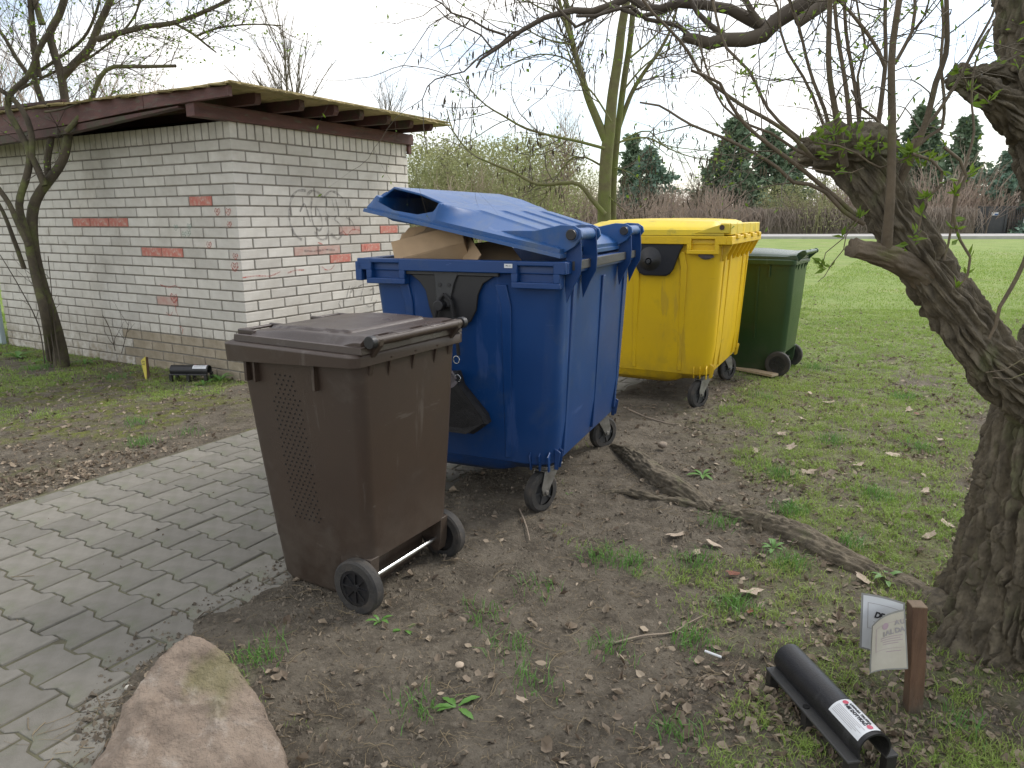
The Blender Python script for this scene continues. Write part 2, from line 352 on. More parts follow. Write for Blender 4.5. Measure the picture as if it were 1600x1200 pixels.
# ------------------------------------------------------------------ ground
PA = (-2.56, 3.37); SD = (math.cos(math.radians(60)), math.sin(math.radians(60))); TD = (SD[1], -SD[0]); PWID = 2.28
def st(x, y):
    dx = x - PA[0]; dy = y - PA[1]
    return dx * SD[0] + dy * SD[1], dx * TD[0] + dy * TD[1]
def xy(s, t): return PA[0] + s * SD[0] + t * TD[0], PA[1] + s * SD[1] + t * TD[1]
def ground_z(x, y):
    x = np.asarray(x, float); y = np.asarray(y, float); s, t = st(x, y)
    h = (n2(x, y, 1.3, 3, 5) - .5) * .05 + (n2(x, y, 9, 3, 9) - .5) * .022 + (n2(x, y, 26, 2, 12) - .5) * .026 * sst(7, 3, np.hypot(x, y))
    far = sst(14, 30, np.hypot(x, y)); h = h * (1 - far) + far * (n2(x, y, .08, 2, 3) - .5) * .12
    flat = sst(.0, .5, np.abs(t - 1.9)) 
    h = h - .006
    wob = (n2(x, y, 6, 3, 21) - .5) * .34
    eg = PWID + .06 - .52 * sst(-1.05, -.35, s)
    ins = sst(-.02, .05, t + .35 * wob) * sst(-.02, .06, eg - t + .45 * wob * sst(-1.3, -.6, s))
    over = (1 - ins) * sst(PWID + .22, PWID + .02, t) * sst(eg - .3, eg - .1, t)
    h = h * (1 - over) + over * (.006 + np.abs(h) * .8)
    return h * (1 - ins) + (-.030) * ins
def grass_d(x, y):                                  # 0..1 how grassy
    x = np.asarray(x, float); y = np.asarray(y, float); s, t = st(x, y)
    n = n2(x, y, 1.15, 4, 31); nf = n2(x, y, 4.5, 3, 33)
    n = .62 * n + .38 * nf
    right = sst(.5, 1.6, x - .18 * (y - 2)) * .62 + sst(5, 9, y) * .35 * sst(.2, 1.5, x)
    near = .40 * sst(2.6, 1.3, y) * sst(-.2, 1.2, x)
    lawn = sst(7.0, 11.5, y + 0 * x)
    left = sst(-.45, -1.5, t) * .85 * sst(-6, -1, -y + 0) 
    left = sst(-.70, -1.6, t) * .72
    base = np.where(t < 0, left, np.clip(np.maximum(right, near) + .16, 0, 1))
    base = np.maximum(base, lawn)
    d = sst(.68 - .40 * base, .78 - .34 * base, n) * (.25 + .75 * base)
    d = np.maximum(d, lawn * .9)
    onp = (t > -.05) & (t < PWID - .30) 
    return np.where(onp, 0, d)
def axis(lo, hi, a, b, step, g=1.25):
    c = list(np.arange(a, b, step)); 
    s = step; v = b
    while v < hi: c.append(v); s *= g; v += s
    c.append(hi); s = step; v = a - step; L = []
    while v > lo: L.append(v); s *= g; v -= s
    return np.array([lo] + L[::-1] + c)
gx = axis(-500, 500, -5.6, 4.6, .019); gy = axis(-60, 900, 1.0, 7.4, .019)
X, Y = np.meshgrid(gx, gy); Z = ground_z(X.ravel(), Y.ravel())
V = np.stack([X.ravel(), Y.ravel(), Z], -1); nxg, nyg = len(gx), len(gy)
ii = (np.arange(nyg - 1)[:, None] * nxg + np.arange(nxg - 1)[None, :]).ravel()
Q = np.stack([ii, ii + 1, ii + nxg + 1, ii + nxg], -1)
gm = bpy.data.materials.new('earth_and_grass'); gm.use_nodes = True; t_ = gm.node_tree; n_ = t_.nodes; l_ = t_.links; b_ = n_['Principled BSDF']
b_.inputs['Roughness'].default_value = .95; b_.inputs['Specular IOR Level'].default_value = .2
def gN(sc, det=6, r=.6):
    q = n_.new('ShaderNodeTexNoise'); q.inputs['Scale'].default_value = sc; q.inputs['Detail'].default_value = det; q.inputs['Roughness'].default_value = r
    g = n_.new('ShaderNodeNewGeometry'); l_.new(g.outputs['Position'], q.inputs['Vector']); return q.outputs[0]
def gM(a, b, f):
    q = n_.new('ShaderNodeMix'); q.data_type = 'RGBA'
    for s_, v_ in ((6, a), (7, b)):
        if isinstance(v_, tuple): q.inputs[s_].default_value = (*v_, 1)
        else: l_.new(v_, q.inputs[s_])
    l_.new(f, q.inputs[0]); return q.outputs[2]
def gR(s_, a, b, c=0, d=1):
    q = n_.new('ShaderNodeMapRange'); q.inputs[1].default_value = a; q.inputs[2].default_value = b; q.inputs[3].default_value = c; q.inputs[4].default_value = d; l_.new(s_, q.inputs[0]); return q.outputs[0]
at_n = n_.new('ShaderNodeAttribute'); at_n.attribute_name = 'cover'; sep = n_.new('ShaderNodeSeparateColor'); l_.new(at_n.outputs[0], sep.inputs[0])
soil = gM((.175, .152, .118), (.095, .081, .062), gR(gN(7), .38, .62)); soil = gM(soil, (.235, .205, .16), gR(gN(45, 4), .52, .72))
soil = gM(soil, (.045, .035, .027), gR(gN(90, 4), .56, .70, 0, .8)); soil = gM(soil, (.23, .19, .145), gR(gN(170, 3), .60, .70))
grs = gM((.21, .30, .08), (.28, .36, .11), gR(gN(.9), .4, .6)); grs = gM(grs, (.33, .32, .16), gR(gN(.35, 8, .7), .54, .75)); grs = gM(grs, (.09, .14, .03), gR(gN(30, 4), .5, .8, 0, .7))
moss = gM((.17, .19, .04), (.10, .11, .03), gR(gN(20), .4, .6))
mulA = n_.new('ShaderNodeMath'); mulA.operation = 'MULTIPLY'; l_.new(sep.outputs[0], mulA.inputs[0]); l_.new(gR(gN(22, 6), .40, .60, .0, 1), mulA.inputs[1])
mulB = n_.new('ShaderNodeMath'); mulB.operation = 'MULTIPLY'; l_.new(sep.outputs[1], mulB.inputs[0]); l_.new(gR(gN(9, 6), .42, .56), mulB.inputs[1])
mxA = n_.new('ShaderNodeMath'); mxA.operation = 'MAXIMUM'; l_.new(mulA.outputs[0], mxA.inputs[0]); l_.new(sep.outputs[2], mxA.inputs[1])
c_ = gM(soil, moss, mulB.outputs[0]); c_ = gM(c_, grs, mxA.outputs[0]); l_.new(c_, b_.inputs['Base Color'])
bp = n_.new('ShaderNodeBump'); bp.inputs['Strength'].default_value = 1; bp.inputs['Distance'].default_value = .022; l_.new(gN(70, 6, .7), bp.inputs['Height']); l_.new(bp.outputs[0], b_.inputs['Normal'])
ground = nmesh('ground', V, Q, gm, None, True); ground['kind'] = 'structure'
gd = grass_d(V[:, 0], V[:, 1]); s_, t2 = st(V[:, 0], V[:, 1])
mossm = np.where(t2 < 0, sst(-.1, -.8, t2) * .9, sst(.9, 1.6, V[:, 0]) * .35) * sst(.40, .56, n2(V[:, 0], V[:, 1], 1.7, 3, 77)); mossm = np.where((t2 > 0) & (t2 < PWID - .9), .5, mossm * (t2 < 0) + mossm * (t2 > PWID))
ca = ground.data.color_attributes.new('cover', 'FLOAT_COLOR', 'POINT')
ca.data.foreach_set('color', np.stack([gd * (.42 + .43 * sst(4, 8, V[:, 1])), mossm, sst(6.5, 12, V[:, 1]) * .85, gd * 0 + 1], -1).astype(np.float32).ravel())

# far road across the lawn
rd = MB()
def rdz(x, y): return float(ground_z([x], [y])[0])
pl = [gr(980, 371.5), gr(1700, 376.5), gr(1700, 369.0), gr(980, 366.0)]
def roadpt(x, w):                                    # road runs gently away to the left
    y = 46.0 - .10 * (x - 20); return (x, y + w, .17)
xs = list(range(-120, 200, 5))
rd.v = [roadpt(x, 0) for x in xs] + [roadpt(x, 6.5) for x in xs] + [(x, roadpt(x, 0)[1], -.1) for x in xs]
k = len(xs); rd.f = [(i, i + 1, k + i + 1, k + i) for i in range(k - 1)] + [(2 * k + i, 2 * k + i + 1, i + 1, i) for i in range(k - 1)]
tag(rd.obj('road', M['asphalt']), kind='structure')

# ------------------------------------------------------------------ paved path: interlocking pavers, each its own block
bed = MB(); c4 = [xy(-3.6, .02), xy(-3.6, PWID - .02), xy(6.5, PWID - .02), xy(6.5, .02)]
bed.v = [(x, y, -.0052) for x, y in c4] + [(x, y, -.09) for x, y in c4]; bed.f = [(0, 1, 2, 3), (4, 7, 6, 5), (0, 4, 5, 1), (1, 5, 6, 2), (2, 6, 7, 3), (3, 7, 4, 0)]
M['joint'] = mat('joint_sand', (.125, .12, .07), (.08, .072, .048), 14, .95, .6, 90)
path = tag(bed.obj('paved_path', M['joint']), kind='structure')
def paver_outline(half=0):
    L = .0977; a, b = .0894, .0656; x1, x2 = .036, .066
    pr = [(-L, a - .001), (-x2, a), (-x1, b), (x1, b), (x2, a), (L, a - .001)]
    if half == 1: pr = [(0.002, b), (x1, b), (x2, a), (L, a - .001)]
    if half == -1: pr = [(-L, a - .001), (-x2, a), (-x1, b), (-.002, b)]
    return [(x, -y) for x, y in pr] + [(x, y) for x, y in reversed(pr)]
def paver_mesh(half, seed):
    r = RS(seed); ol = paver_outline(half); cx = sum(p[0] for p in ol) / len(ol)
    ol = [(p[0] + r.normal(0, .0009), p[1] + r.normal(0, .0009)) for p in ol]
    m = MB(); ins = lambda k: [(cx + (p[0] - cx) * k, p[1] * k) for p in ol]
    m.loft([[(a, b, -.02) for a, b in ol], [(a, b, -.007) for a, b in ol], [(a, b, -.0015) for a, b in ins(.975)], [(a, b, 0) for a, b in ins(.94)]], False, True)
    me = bpy.data.meshes.new('paver'); me.from_pydata(m.v, [], m.f); bm = bmesh.new(); bm.from_mesh(me); bmesh.ops.recalc_face_normals(bm, faces=bm.faces)
    bmesh.ops.triangulate(bm, faces=[f for f in bm.faces if len(f.verts) > 4]); bm.to_mesh(me); bm.free()
    me.materials.append(M['paver']); return me
PM = {h: [paver_mesh(h, 10 * h + 40 + i) for i in range(3)] for h in (0, 1, -1)}
slots = []
for i in range(-22, 38):
    s = i * .1595 + .04
    if i % 2 == 0:
        for j in range(11): slots.append((s, .045 + .1015 + j * .203, 0))
    else:
        slots.append((s, .045, 1)); slots.append((s, .045 + 11 * .203, -1))
        for j in range(10): slots.append((s, .045 + (j + 1) * .203, 0))
rg = RS(3); cand = []
for s, t, h in slots:
    x, y = xy(s, t); vis = inframe((x, y, 0), 60)
    blocked = (t > .95 and 1.5 < s < 3.4)            # under and behind the big containers
    cand.append((not vis, blocked, math.hypot(x, y), s, t, h, x, y))
cand.sort()
rest = MB()
for q, (nv, bl, d, s, t, h, x, y) in enumerate(cand):
    if nv and (y < .3 or d > 9): continue
    dz = rg.normal(0, .0016); Mx = Matrix.Translation((x, y, dz)) @ Matrix.Rotation(math.radians(-30) + rg.normal(0, .006), 4, 'Z') @ Matrix.Rotation(rg.normal(0, .007), 4, 'X') @ Matrix.Rotation(rg.normal(0, .006), 4, 'Y')
    me = PM[h][q % 3]
    if q < 298:
        o = bpy.data.objects.new('paver', me); link(o, path); o.matrix_local = Mx
    else:
        rest.add([tuple(Mx @ v.co) for v in me.vertices], [tuple(p.vertices) for p in me.polygons])
o = rest.obj('pavers', M['paver'], path); o['kind'] = 'stuff'

# ------------------------------------------------------------------ brick shed
WC = (-2.2743, 6.1312); EU = (.5, 3 ** .5 / 2); EV = (-3 ** .5 / 2, .5)
LV, LU = 4.02, 2.31; CP = .08868; BL = .302; TOPZ = 2.163
shed = empty('brick_shed', (WC[0], WC[1], 0), 60, 'low white brick shed with flat red timbered roof, chalk hearts and grey graffiti', 'shed')
# local frame of the shed: x = u (away along right face), y = v (along left face)
core = MB().box(.008, LU - .008, .008, LV - .008, -.1, TOPZ - .004)
wall = core.obj('wall', M['mortar'], shed)
bricks = []                                          # (u0,u1,v0,v1,z0,z1,kind)
JT = .0125; D = .06
rg = RS(11)
for k in range(23):
    zt = 2.02 - k * CP; z0, z1 = zt - CP + JT, zt
    if z1 < .03: continue
    even = k % 2 == 0
    header = (k == 18)
    cu, cv = (BL - JT, .138) if even else (.138, BL - JT)
    bricks.append((0, cu, 0, cv, z0, z1, 'c', k))
    v = cv + JT
    stepl = .151 if header else BL
    while v < LV - .03:
        v2 = min(v + stepl - JT, LV)
        if LV - v2 < .04: v2 = LV
        bricks.append((0, D, v, v2, z0, z1, 'l', k)); v = v2 + JT
    u = cu + JT
    while u < LU - .03:
        u2 = min(u + BL - JT, LU)
        if LU - u2 < .04: u2 = LU
        bricks.append((u, u2, 0, D, z0, z1, 'r', k)); u = u2 + JT
zs0, zs1 = 2.02 + JT, TOPZ
bricks.append((0, .075, 0, .075, zs0, zs1, 'c', -1))
v = .075 + JT
while v < LV - .02: bricks.append((0, D, v, min(v + CP - JT, LV), zs0, zs1, 'l', -1)); v += CP
u = .075 + JT
while u < LU - .02: bricks.append((u, min(u + CP - JT, LU), 0, D, zs0, zs1, 'r', -1)); u += CP
redL = [(.378, 1.533), (2.195, 1.346), (1.887, 1.346), (1.581, 1.346), (1.122, 1.084), (.801, 1.084)]
redR = [(1.993, 1.255), (1.793, 1.075), (1.30, .985)]
pinkR = [(1.146, 1.087), (1.05, 1.53), (1.35, 1.53), (.84, 1.087), (1.331, 1.261), (2.2, 1.43)]
pinkL = [(.903, .486), (1.096, .64)]
def brick_geo(b, r):
    u0, u1, v0, v1, z0, z1, kd, k = b; c = .004
    jo = r.normal(0, .0011)
    a = [u0, v0, z0]; e = [u1, v1, z1]
    if kd in 'lc': a[0] += jo
    if kd in 'rc': a[1] += jo
    m = MB(); ctr = [(a[i] + e[i]) / 2 for i in range(3)]
    # chamfered box
    vs_ = []
    for sx in (0, 1):
        for sy in (0, 1):
            for sz in (0, 1):
                P = [(a, e)[(sx, sy, sz)[i]][i] for i in range(3)]; sg = [1 if q == 0 else -1 for q in (sx, sy, sz)]
                for ax in range(3):
                    vs_.append(tuple(P[i] if i == ax else P[i] + sg[i] * c for i in range(3)))
    bm = bmesh.new()
    for p in vs_: bm.verts.new(p)
    bmesh.ops.convex_hull(bm, input=bm.verts); bmesh.ops.recalc_face_normals(bm, faces=bm.faces)
    bm.verts.ensure_lookup_table(); idx = {v: i for i, v in enumerate(bm.verts)}
    V_ = [tuple(v.co) for v in bm.verts]; F_ = [tuple(idx[v] for v in f.verts) for f in bm.faces]; bm.free()
    return V_, F_
def is_in(b, lst, face):
    for a, z in lst:
        if b[4] - .01 <= z <= b[5] + .01 and ((face == 'l' and b[6] in 'lc' and b[2] <= a <= b[3]) or (face == 'r' and b[6] in 'rc' and b[0] <= a <= b[1])): return True
    return False
def bprio(b):
    if b[6] == 'r' and b[5] < .55: return 1e3
    if b[6] == 'r' and b[0] > 1.75 and b[5] < 1.3: return 1e3
    u, v = (b[0] + b[1]) / 2, (b[2] + b[3]) / 2
    if b[6] == 'l': u = 0
    if b[6] == 'r': v = 0
    x = WC[0] + u * EU[0] + v * EV[0]; y = WC[1] + u * EU[1] + v * EV[1]
    area = (b[5] - b[4]) * max(b[1] - b[0] if b[6] != 'l' else 0, b[3] - b[2] if b[6] != 'r' else 0)
    return math.hypot(x, y) ** 2 / area
bricks.sort(key=bprio)
grp = {}; cache = {}
for i, b in enumerate(bricks):
    mt = 'brick'
    if b[5] < .36: mt = 'brick_low'
    if is_in(b, redL, 'l') or is_in(b, redR, 'r'): mt = 'brick_red'
    elif is_in(b, pinkR, 'r') or is_in(b, pinkL, 'l'): mt = 'brick_pink'
    if i < 296 or mt in ('brick_red', 'brick_pink'):
        # shared mesh by size, placed by its low corner
        key = (b[6], round(b[1] - b[0], 3), round(b[3] - b[2], 3), round(b[5] - b[4], 3), mt, i % 3)
        if key not in cache:
            V_, F_ = brick_geo((0, b[1] - b[0], 0, b[3] - b[2], 0, b[5] - b[4], b[6], b[7]), RS(len(cache)))
            me = bpy.data.meshes.new('brick'); me.from_pydata(V_, [], F_); me.materials.append(M[mt]); cache[key] = me
        o = bpy.data.objects.new('brick', cache[key]); link(o, wall)
        o.location = (b[0] + (rg.normal(0, .001) if b[6] == 'l' else 0), b[2] + (rg.normal(0, .001) if b[6] == 'r' else 0), b[4])
        if mt == 'brick_red': o['label'] = 'brick painted red'
        if mt == 'brick_pink': o['label'] = 'brick smeared with faded pink chalk'
    else:
        g = grp.setdefault(mt, MB()); g.add(*brick_geo(b, rg))
allb = MB()
for g in grp.values(): allb.add(g.v, g.f)
o = allb.obj('bricks', M['brick'], wall); o['kind'] = 'stuff'
# graffiti and chalk drawings as thin paint films just proud of the brick faces
def ribbon(mb, pts, w, face, off=.0035, close=False, n=4):
    P = [(a, b) for a, b in pts]
    if close: P = P + [P[0]]
    P3, R3 = catmull([(a, b, 0) for a, b in P], [w] * len(P), .02)
    L = [];
    for i, p in enumerate(P3):
        q = P3[min(i + 1, len(P3) - 1)]; o_ = P3[max(i - 1, 0)]; dx, dy = q[0] - o_[0], q[1] - o_[1]; d = math.hypot(dx, dy) + 1e-9
        ww = w * (.75 + .25 * math.sin(i * .9)); L.append(((p[0] - dy / d * ww / 2, p[1] + dx / d * ww / 2), (p[0] + dy / d * ww / 2, p[1] - dx / d * ww / 2)))
    f3 = (lambda a, z: (a, -off, z)) if face == 'r' else (lambda a, z: (-off, a, z))
    vs_ = [f3(*q) for pr in L for q in pr]
    mb.add(vs_, [(2 * i, 2 * i + 1, 2 * i + 3, 2 * i + 2) for i in range(len(L) - 1)])
g1, g2 = MB(), MB()
ribbon(g1, [(.79, 1.64), (.68, 1.63), (.60, 1.55), (.57, 1.42), (.58, 1.32), (.63, 1.24), (.70, 1.20)], .030, 'r')
ribbon(g1, [(.80, 1.60), (.87, 1.64), (.95, 1.62), (1.0, 1.58)], .03, 'r')
ribbon(g1, [(.86, 1.58), (.84, 1.45), (.86, 1.33), (.93, 1.28), (.97, 1.33), (.95, 1.43), (.90, 1.5)], .024, 'r')
ribbon(g1, [(.70, 1.45), (.76, 1.52), (.80, 1.42), (.82, 1.36)], .022, 'r')
ribbon(g1, [(1.01, 1.58), (1.1, 1.64), (1.2, 1.62), (1.27, 1.58)], .026, 'r')
ribbon(g1, [(1.05, 1.57), (1.03, 1.45), (1.07, 1.40)], .02, 'r')
ribbon(g1, [(1.17, 1.42), (1.14, 1.38), (1.2, 1.34), (1.24, 1.27), (1.18, 1.24)], .02, 'r')
ribbon(g1, [(1.30, 1.40), (1.38, 1.36), (1.42, 1.28)], .018, 'r')
ribbon(g1, [(.72, 1.10), (.85, 1.09), (1.0, 1.10), (1.12, 1.09)], .022, 'r', )
for a in (1.12, 1.17, 1.30, 1.36): ribbon(g1, [(a, 1.57), (a + .012, 1.51), (a + .03, 1.46)], .014, 'r')
ribbon(g2, [(.86, 1.27), (.93, 1.20), (1.02, 1.21), (1.05, 1.3), (1.02, 1.4)], .03, 'r')
ribbon(g2, [(1.08, 1.25), (1.17, 1.19), (1.24, 1.25)], .03, 'r')
ribbon(g1, [(1.16, .52), (1.13, .57), (1.17, .61), (1.23, .60)], .016, 'r')
for p in ([(1.24, .60), (1.27, .68), (1.30, .73)], [(1.29, .61), (1.31, .68), (1.34, .72)], [(1.31, .66), (1.36, .71), (1.40, .72)], [(1.45, .57), (1.47, .64), (1.50, .70)], [(1.42, .71), (1.50, .73), (1.57, .73)], [(1.60, .66), (1.66, .67), (1.64, .60), (1.61, .55)], [(1.52, .52), (1.58, .49), (1.66, .51), (1.70, .55)], [(1.72, .72), (1.78, .66), (1.80, .6)]):
    ribbon(g1, p, .014, 'r')
g1.obj('graffiti', M['spray'], wall)['kind'] = 'stuff'; g2.obj('graffiti_haze', M['spray2'], wall)['kind'] = 'stuff'
h1, h2 = MB(), MB()
def heart(mb, a, z, r, face):
    pts = [(a, z - r), (a - r * .9, z - .05 * r), (a - r * .75, z + r * .65), (a - r * .1, z + r * .3), (a + r * .55, z + r * .7), (a + r * .95, z), (a + r * .1, z - r)]
    ribbon(mb, pts, r * .45, face); ribbon(mb, [(a - r * .4, z + .1 * r), (a, z - .2 * r), (a + .4 * r, z + .15 * r)], r * .5, face, .004)
for a, z, r in ((.235, 1.453, .035), (.10, 1.451, .034), (.10, 1.347, .03), (.382, 1.175, .034), (.06, 1.085, .032), (.08, .999, .045), (.939, .69, .05)): heart(h1, a, z, r, 'l')
for p in ([(1.12, .80), (1.0, .78), (.9, .80), (.82, .77)], [(.93, .62), (.93, .56), (.90, .52)], [(1.08, .55), (1.02, .52), (.98, .56)], [(.9, .43), (.86, .4), (.88, .36)]): ribbon(h1, p, .012, 'l')
for p in ([(-.0, .905), (.15, .91), (.3, .90), (.42, .93)], [(.5, .91), (.6, .93), (.7, .925)], [(.93, .945), (.98, .91), (1.05, .91), (1.10, .95)], [(1.25, 1.27), (1.3, 1.23), (1.38, 1.28), (1.5, 1.27)], [(1.55, 1.12), (1.57, 1.06), (1.6, 1.10)], [(.9, 1.17), (.96, 1.15)]): ribbon(h1, p, .014, 'r')
for a, z in ((.806, 1.319), (.62, 1.33), (.70, 1.26), (.639, 1.27)): heart(h2, a, z, .03, 'l')
h1.obj('chalk_drawing', M['chalk'], wall)['kind'] = 'stuff'; h2.obj('green_chalk_drawing', M['chalkg'], wall)['kind'] = 'stuff'
# roof timbers (local u,v,z)
for v in (-.05, LV - .06):
    MB().box(-.35, LU + .05, v, v + .10, TOPZ - .008, 2.262).obj('beam', M['redwood'], shed, bevel=.004)
MB().box(LU - .02, LU + .03, -.035, -.002, 2.06, TOPZ - .01).obj('beam_bracket', M['redwood'], shed, bevel=.003)
raf = [(.02, 2.232, -.34), (.44, 2.240, -.38), (.80, 2.243, -.42), (1.13, 2.246, -.42), (1.50, 2.244, -.43), (1.86, 2.236, -.42), (2.16, 2.225, -.44)]
for u, zt, ve in raf:
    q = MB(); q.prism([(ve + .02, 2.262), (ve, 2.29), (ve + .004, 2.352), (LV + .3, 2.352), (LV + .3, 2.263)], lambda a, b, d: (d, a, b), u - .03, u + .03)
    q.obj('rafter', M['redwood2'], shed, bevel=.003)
# rake boards along the left eave
def board(poly, u0, u1, m, name='fascia_board'): return MB().prism(poly, lambda a, b, d: (d, a, b), u0, u1).obj(name, m, shed, bevel=.003)
board([(-.47, 2.262), (-.47, 2.335), (.53, 2.352), (.53, 2.243)], -.37, -.335, M['redwood'])
board([(.536, 2.243), (.536, 2.352), (2.6, 2.36), (4.4, 2.37), (4.4, 2.15), (2.9, 2.165), (1.7, 2.19)], -.37, -.335, M['redwood'])
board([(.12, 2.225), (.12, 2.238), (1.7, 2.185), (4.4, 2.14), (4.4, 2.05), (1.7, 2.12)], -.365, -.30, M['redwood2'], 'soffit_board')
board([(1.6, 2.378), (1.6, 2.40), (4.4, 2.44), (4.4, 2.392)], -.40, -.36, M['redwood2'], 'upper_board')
# sheets: several overlapping layers with ragged mossy edges
rgs = RS(5)
for i, (v0, v1, z) in enumerate(((-.53, .75, 2.357), (.60, 1.75, 2.367), (1.6, 2.9, 2.378), (2.75, 4.4, 2.390))):
    m = MB(); nu, nv = 80, 22; top = []; 
    for a in range(nu + 1):
        for b in range(nv + 1):
            u = -.42 + (LU + .50) * a / nu; v = v0 + (v1 - v0) * b / nv
            if a == 0: u += rgs.uniform(-.04, .05)
            if b == 0: v += rgs.uniform(-.012, .012)
            top.append((u, v, z + .0025 * math.sin(a * 1.9) - .018 * max(0, (u - 1.2)) + (-.012 if a == 0 else 0) + rgs.normal(0, .0012)))
    m.v = top; m.f = [(a * (nv + 1) + b, (a + 1) * (nv + 1) + b, (a + 1) * (nv + 1) + b + 1, a * (nv + 1) + b + 1) for a in range(nu) for b in range(nv)]
    o = m.obj('roof_sheet', M['sheet'], shed); sm = o.modifiers.new('thick', 'SOLIDIFY'); sm.thickness = .012; sm.offset = -1
m = MB()
for q in range(5):
    m.box(-.40, LU + .07 - .02 * q, -.53 + q * .022, -.515 + q * .022, 2.352 - .002 * q, 2.362 - .002 * q)
m.obj('edge_batten', M['sheet'], shed)
# pale panel standing past the shed's end
MB().box(-.05, .0, LV + .05, LV + .75, -.05, 1.5).obj('garden_screen', M['panelblue'], None, bevel=.004)
pn = bpy.data.objects['garden_screen']; pn.location = (WC[0], WC[1], 0); pn.rotation_euler = (0, 0, math.radians(60))
tag(pn, 'pale blue upright screen at the left end of the brick shed', 'screen')

# ------------------------------------------------------------------ wheeled parts
def wheel_obj(parent, cx, cy, cz, r, w, name='wheel', side=-1, spokes=8, hub=True):
    """wheel whose axis runs along local y; outer face towards side"""
    prof = [(-w / 2, r * .66), (-w / 2, r * .93), (-w * .36, r), (w * .36, r), (w / 2, r * .93), (w / 2, r * .66)]
    n = 40; m = MB(); rings = []
    for a, q in prof: rings.append([(cx + q * math.cos(2 * math.pi * k / n), cy + a, cz + q * math.sin(2 * math.pi * k / n)) for k in range(n)])
    m.loft(rings)
    w_ = m.obj(name, M['rubber'], parent, smooth=True)
    h = MB(); yo = cy + side * w * .46; yi = cy + side * w * .18
    h.cyl((cx, cy + side * w * .30, cz), (cx, cy - side * w * .30, cz), r * .66, n=36)
    n = 36
    h.loft([[(cx + q * math.cos(2 * math.pi * k / n), yy, cz + q * math.sin(2 * math.pi * k / n)) for k in range(n)] for q, yy in ((r * .66, yo), (r * .56, yo), (r * .54, yi))])
    h.cyl((cx, yi, cz), (cx, yo, cz), r * .18, r * .13, 16)
    for k in range(spokes):
        a = 2 * math.pi * k / spokes; Mx = Matrix.Translation((cx, (yi + yo) / 2, cz)) @ Matrix.Rotation(a, 4, 'Y')
        h.box(r * .12, r * .57, -abs(yo - yi) * .45, abs(yo - yi) * .45, -r * .03, r * .03, Mx)
    h.obj('rim', M['black'], w_, smooth=True)
    return w_
def caster(root, cx, cy, ang, r=.1):
    """swivel caster; ang turns it round its vertical axis"""
    m = MB(); a = math.radians(ang); R_ = Matrix.Translation((cx, cy, 0)) @ Matrix.Rotation(a, 4, 'Z'); off = .045
    T = lambda x, y, z: tuple(R_ @ Vector((x, y, z)))
    m.box(-.06, .06, -.05, .05, .225, .235, R_)
    m.cyl(T(0, 0, .205), T(0, 0, .226), .036, n=16)
    for s in (-1, 1):
        y0 = s * .034
        m.prism([(-.045, .21), (.05, .21), (off + .03, .13), (off + .018, .088), (off - .01, .088), (off - .035, .13)], lambda A, B, d: T(A, d, B), y0 - .0025, y0 + .0025)
    m.box(-.045, .05, -.0365, .0365, .203, .209, R_)
    m.cyl(T(off, -.046, .103), T(off, .046, .103), .011, n=10)
    c = m.obj('caster_fork', M['galv'], root, bevel=.0015)
    w = MB(); n = 36; rings = []
    for yy, q in [(-.025, .062), (-.025, r * .88), (-.016, r), (.016, r), (.025, r * .88), (.025, .062)]:
        rings.append([T(off + q * math.cos(2 * math.pi * k / n), yy, .1 + q * math.sin(2 * math.pi * k / n)) for k in range(n)])
    w.loft(rings); w.obj('tyre', M['rubber'], c, smooth=True)
    h = MB(); h.cyl(T(off, -.014, .1), T(off, .014, .1), .063, n=30); h.cyl(T(off, -.024, .1), T(off, .024, .1), .026, n=18)
    for k in range(5):
        q = R_ @ Matrix.Translation((off, 0, .1)) @ Matrix.Rotation(2 * math.pi * k / 5, 4, 'Y'); h.box(.02, .062, -.021, .021, -.005, .005, q)
    h.obj('wheel_disc', M['dark'], c, smooth=True)
    return c

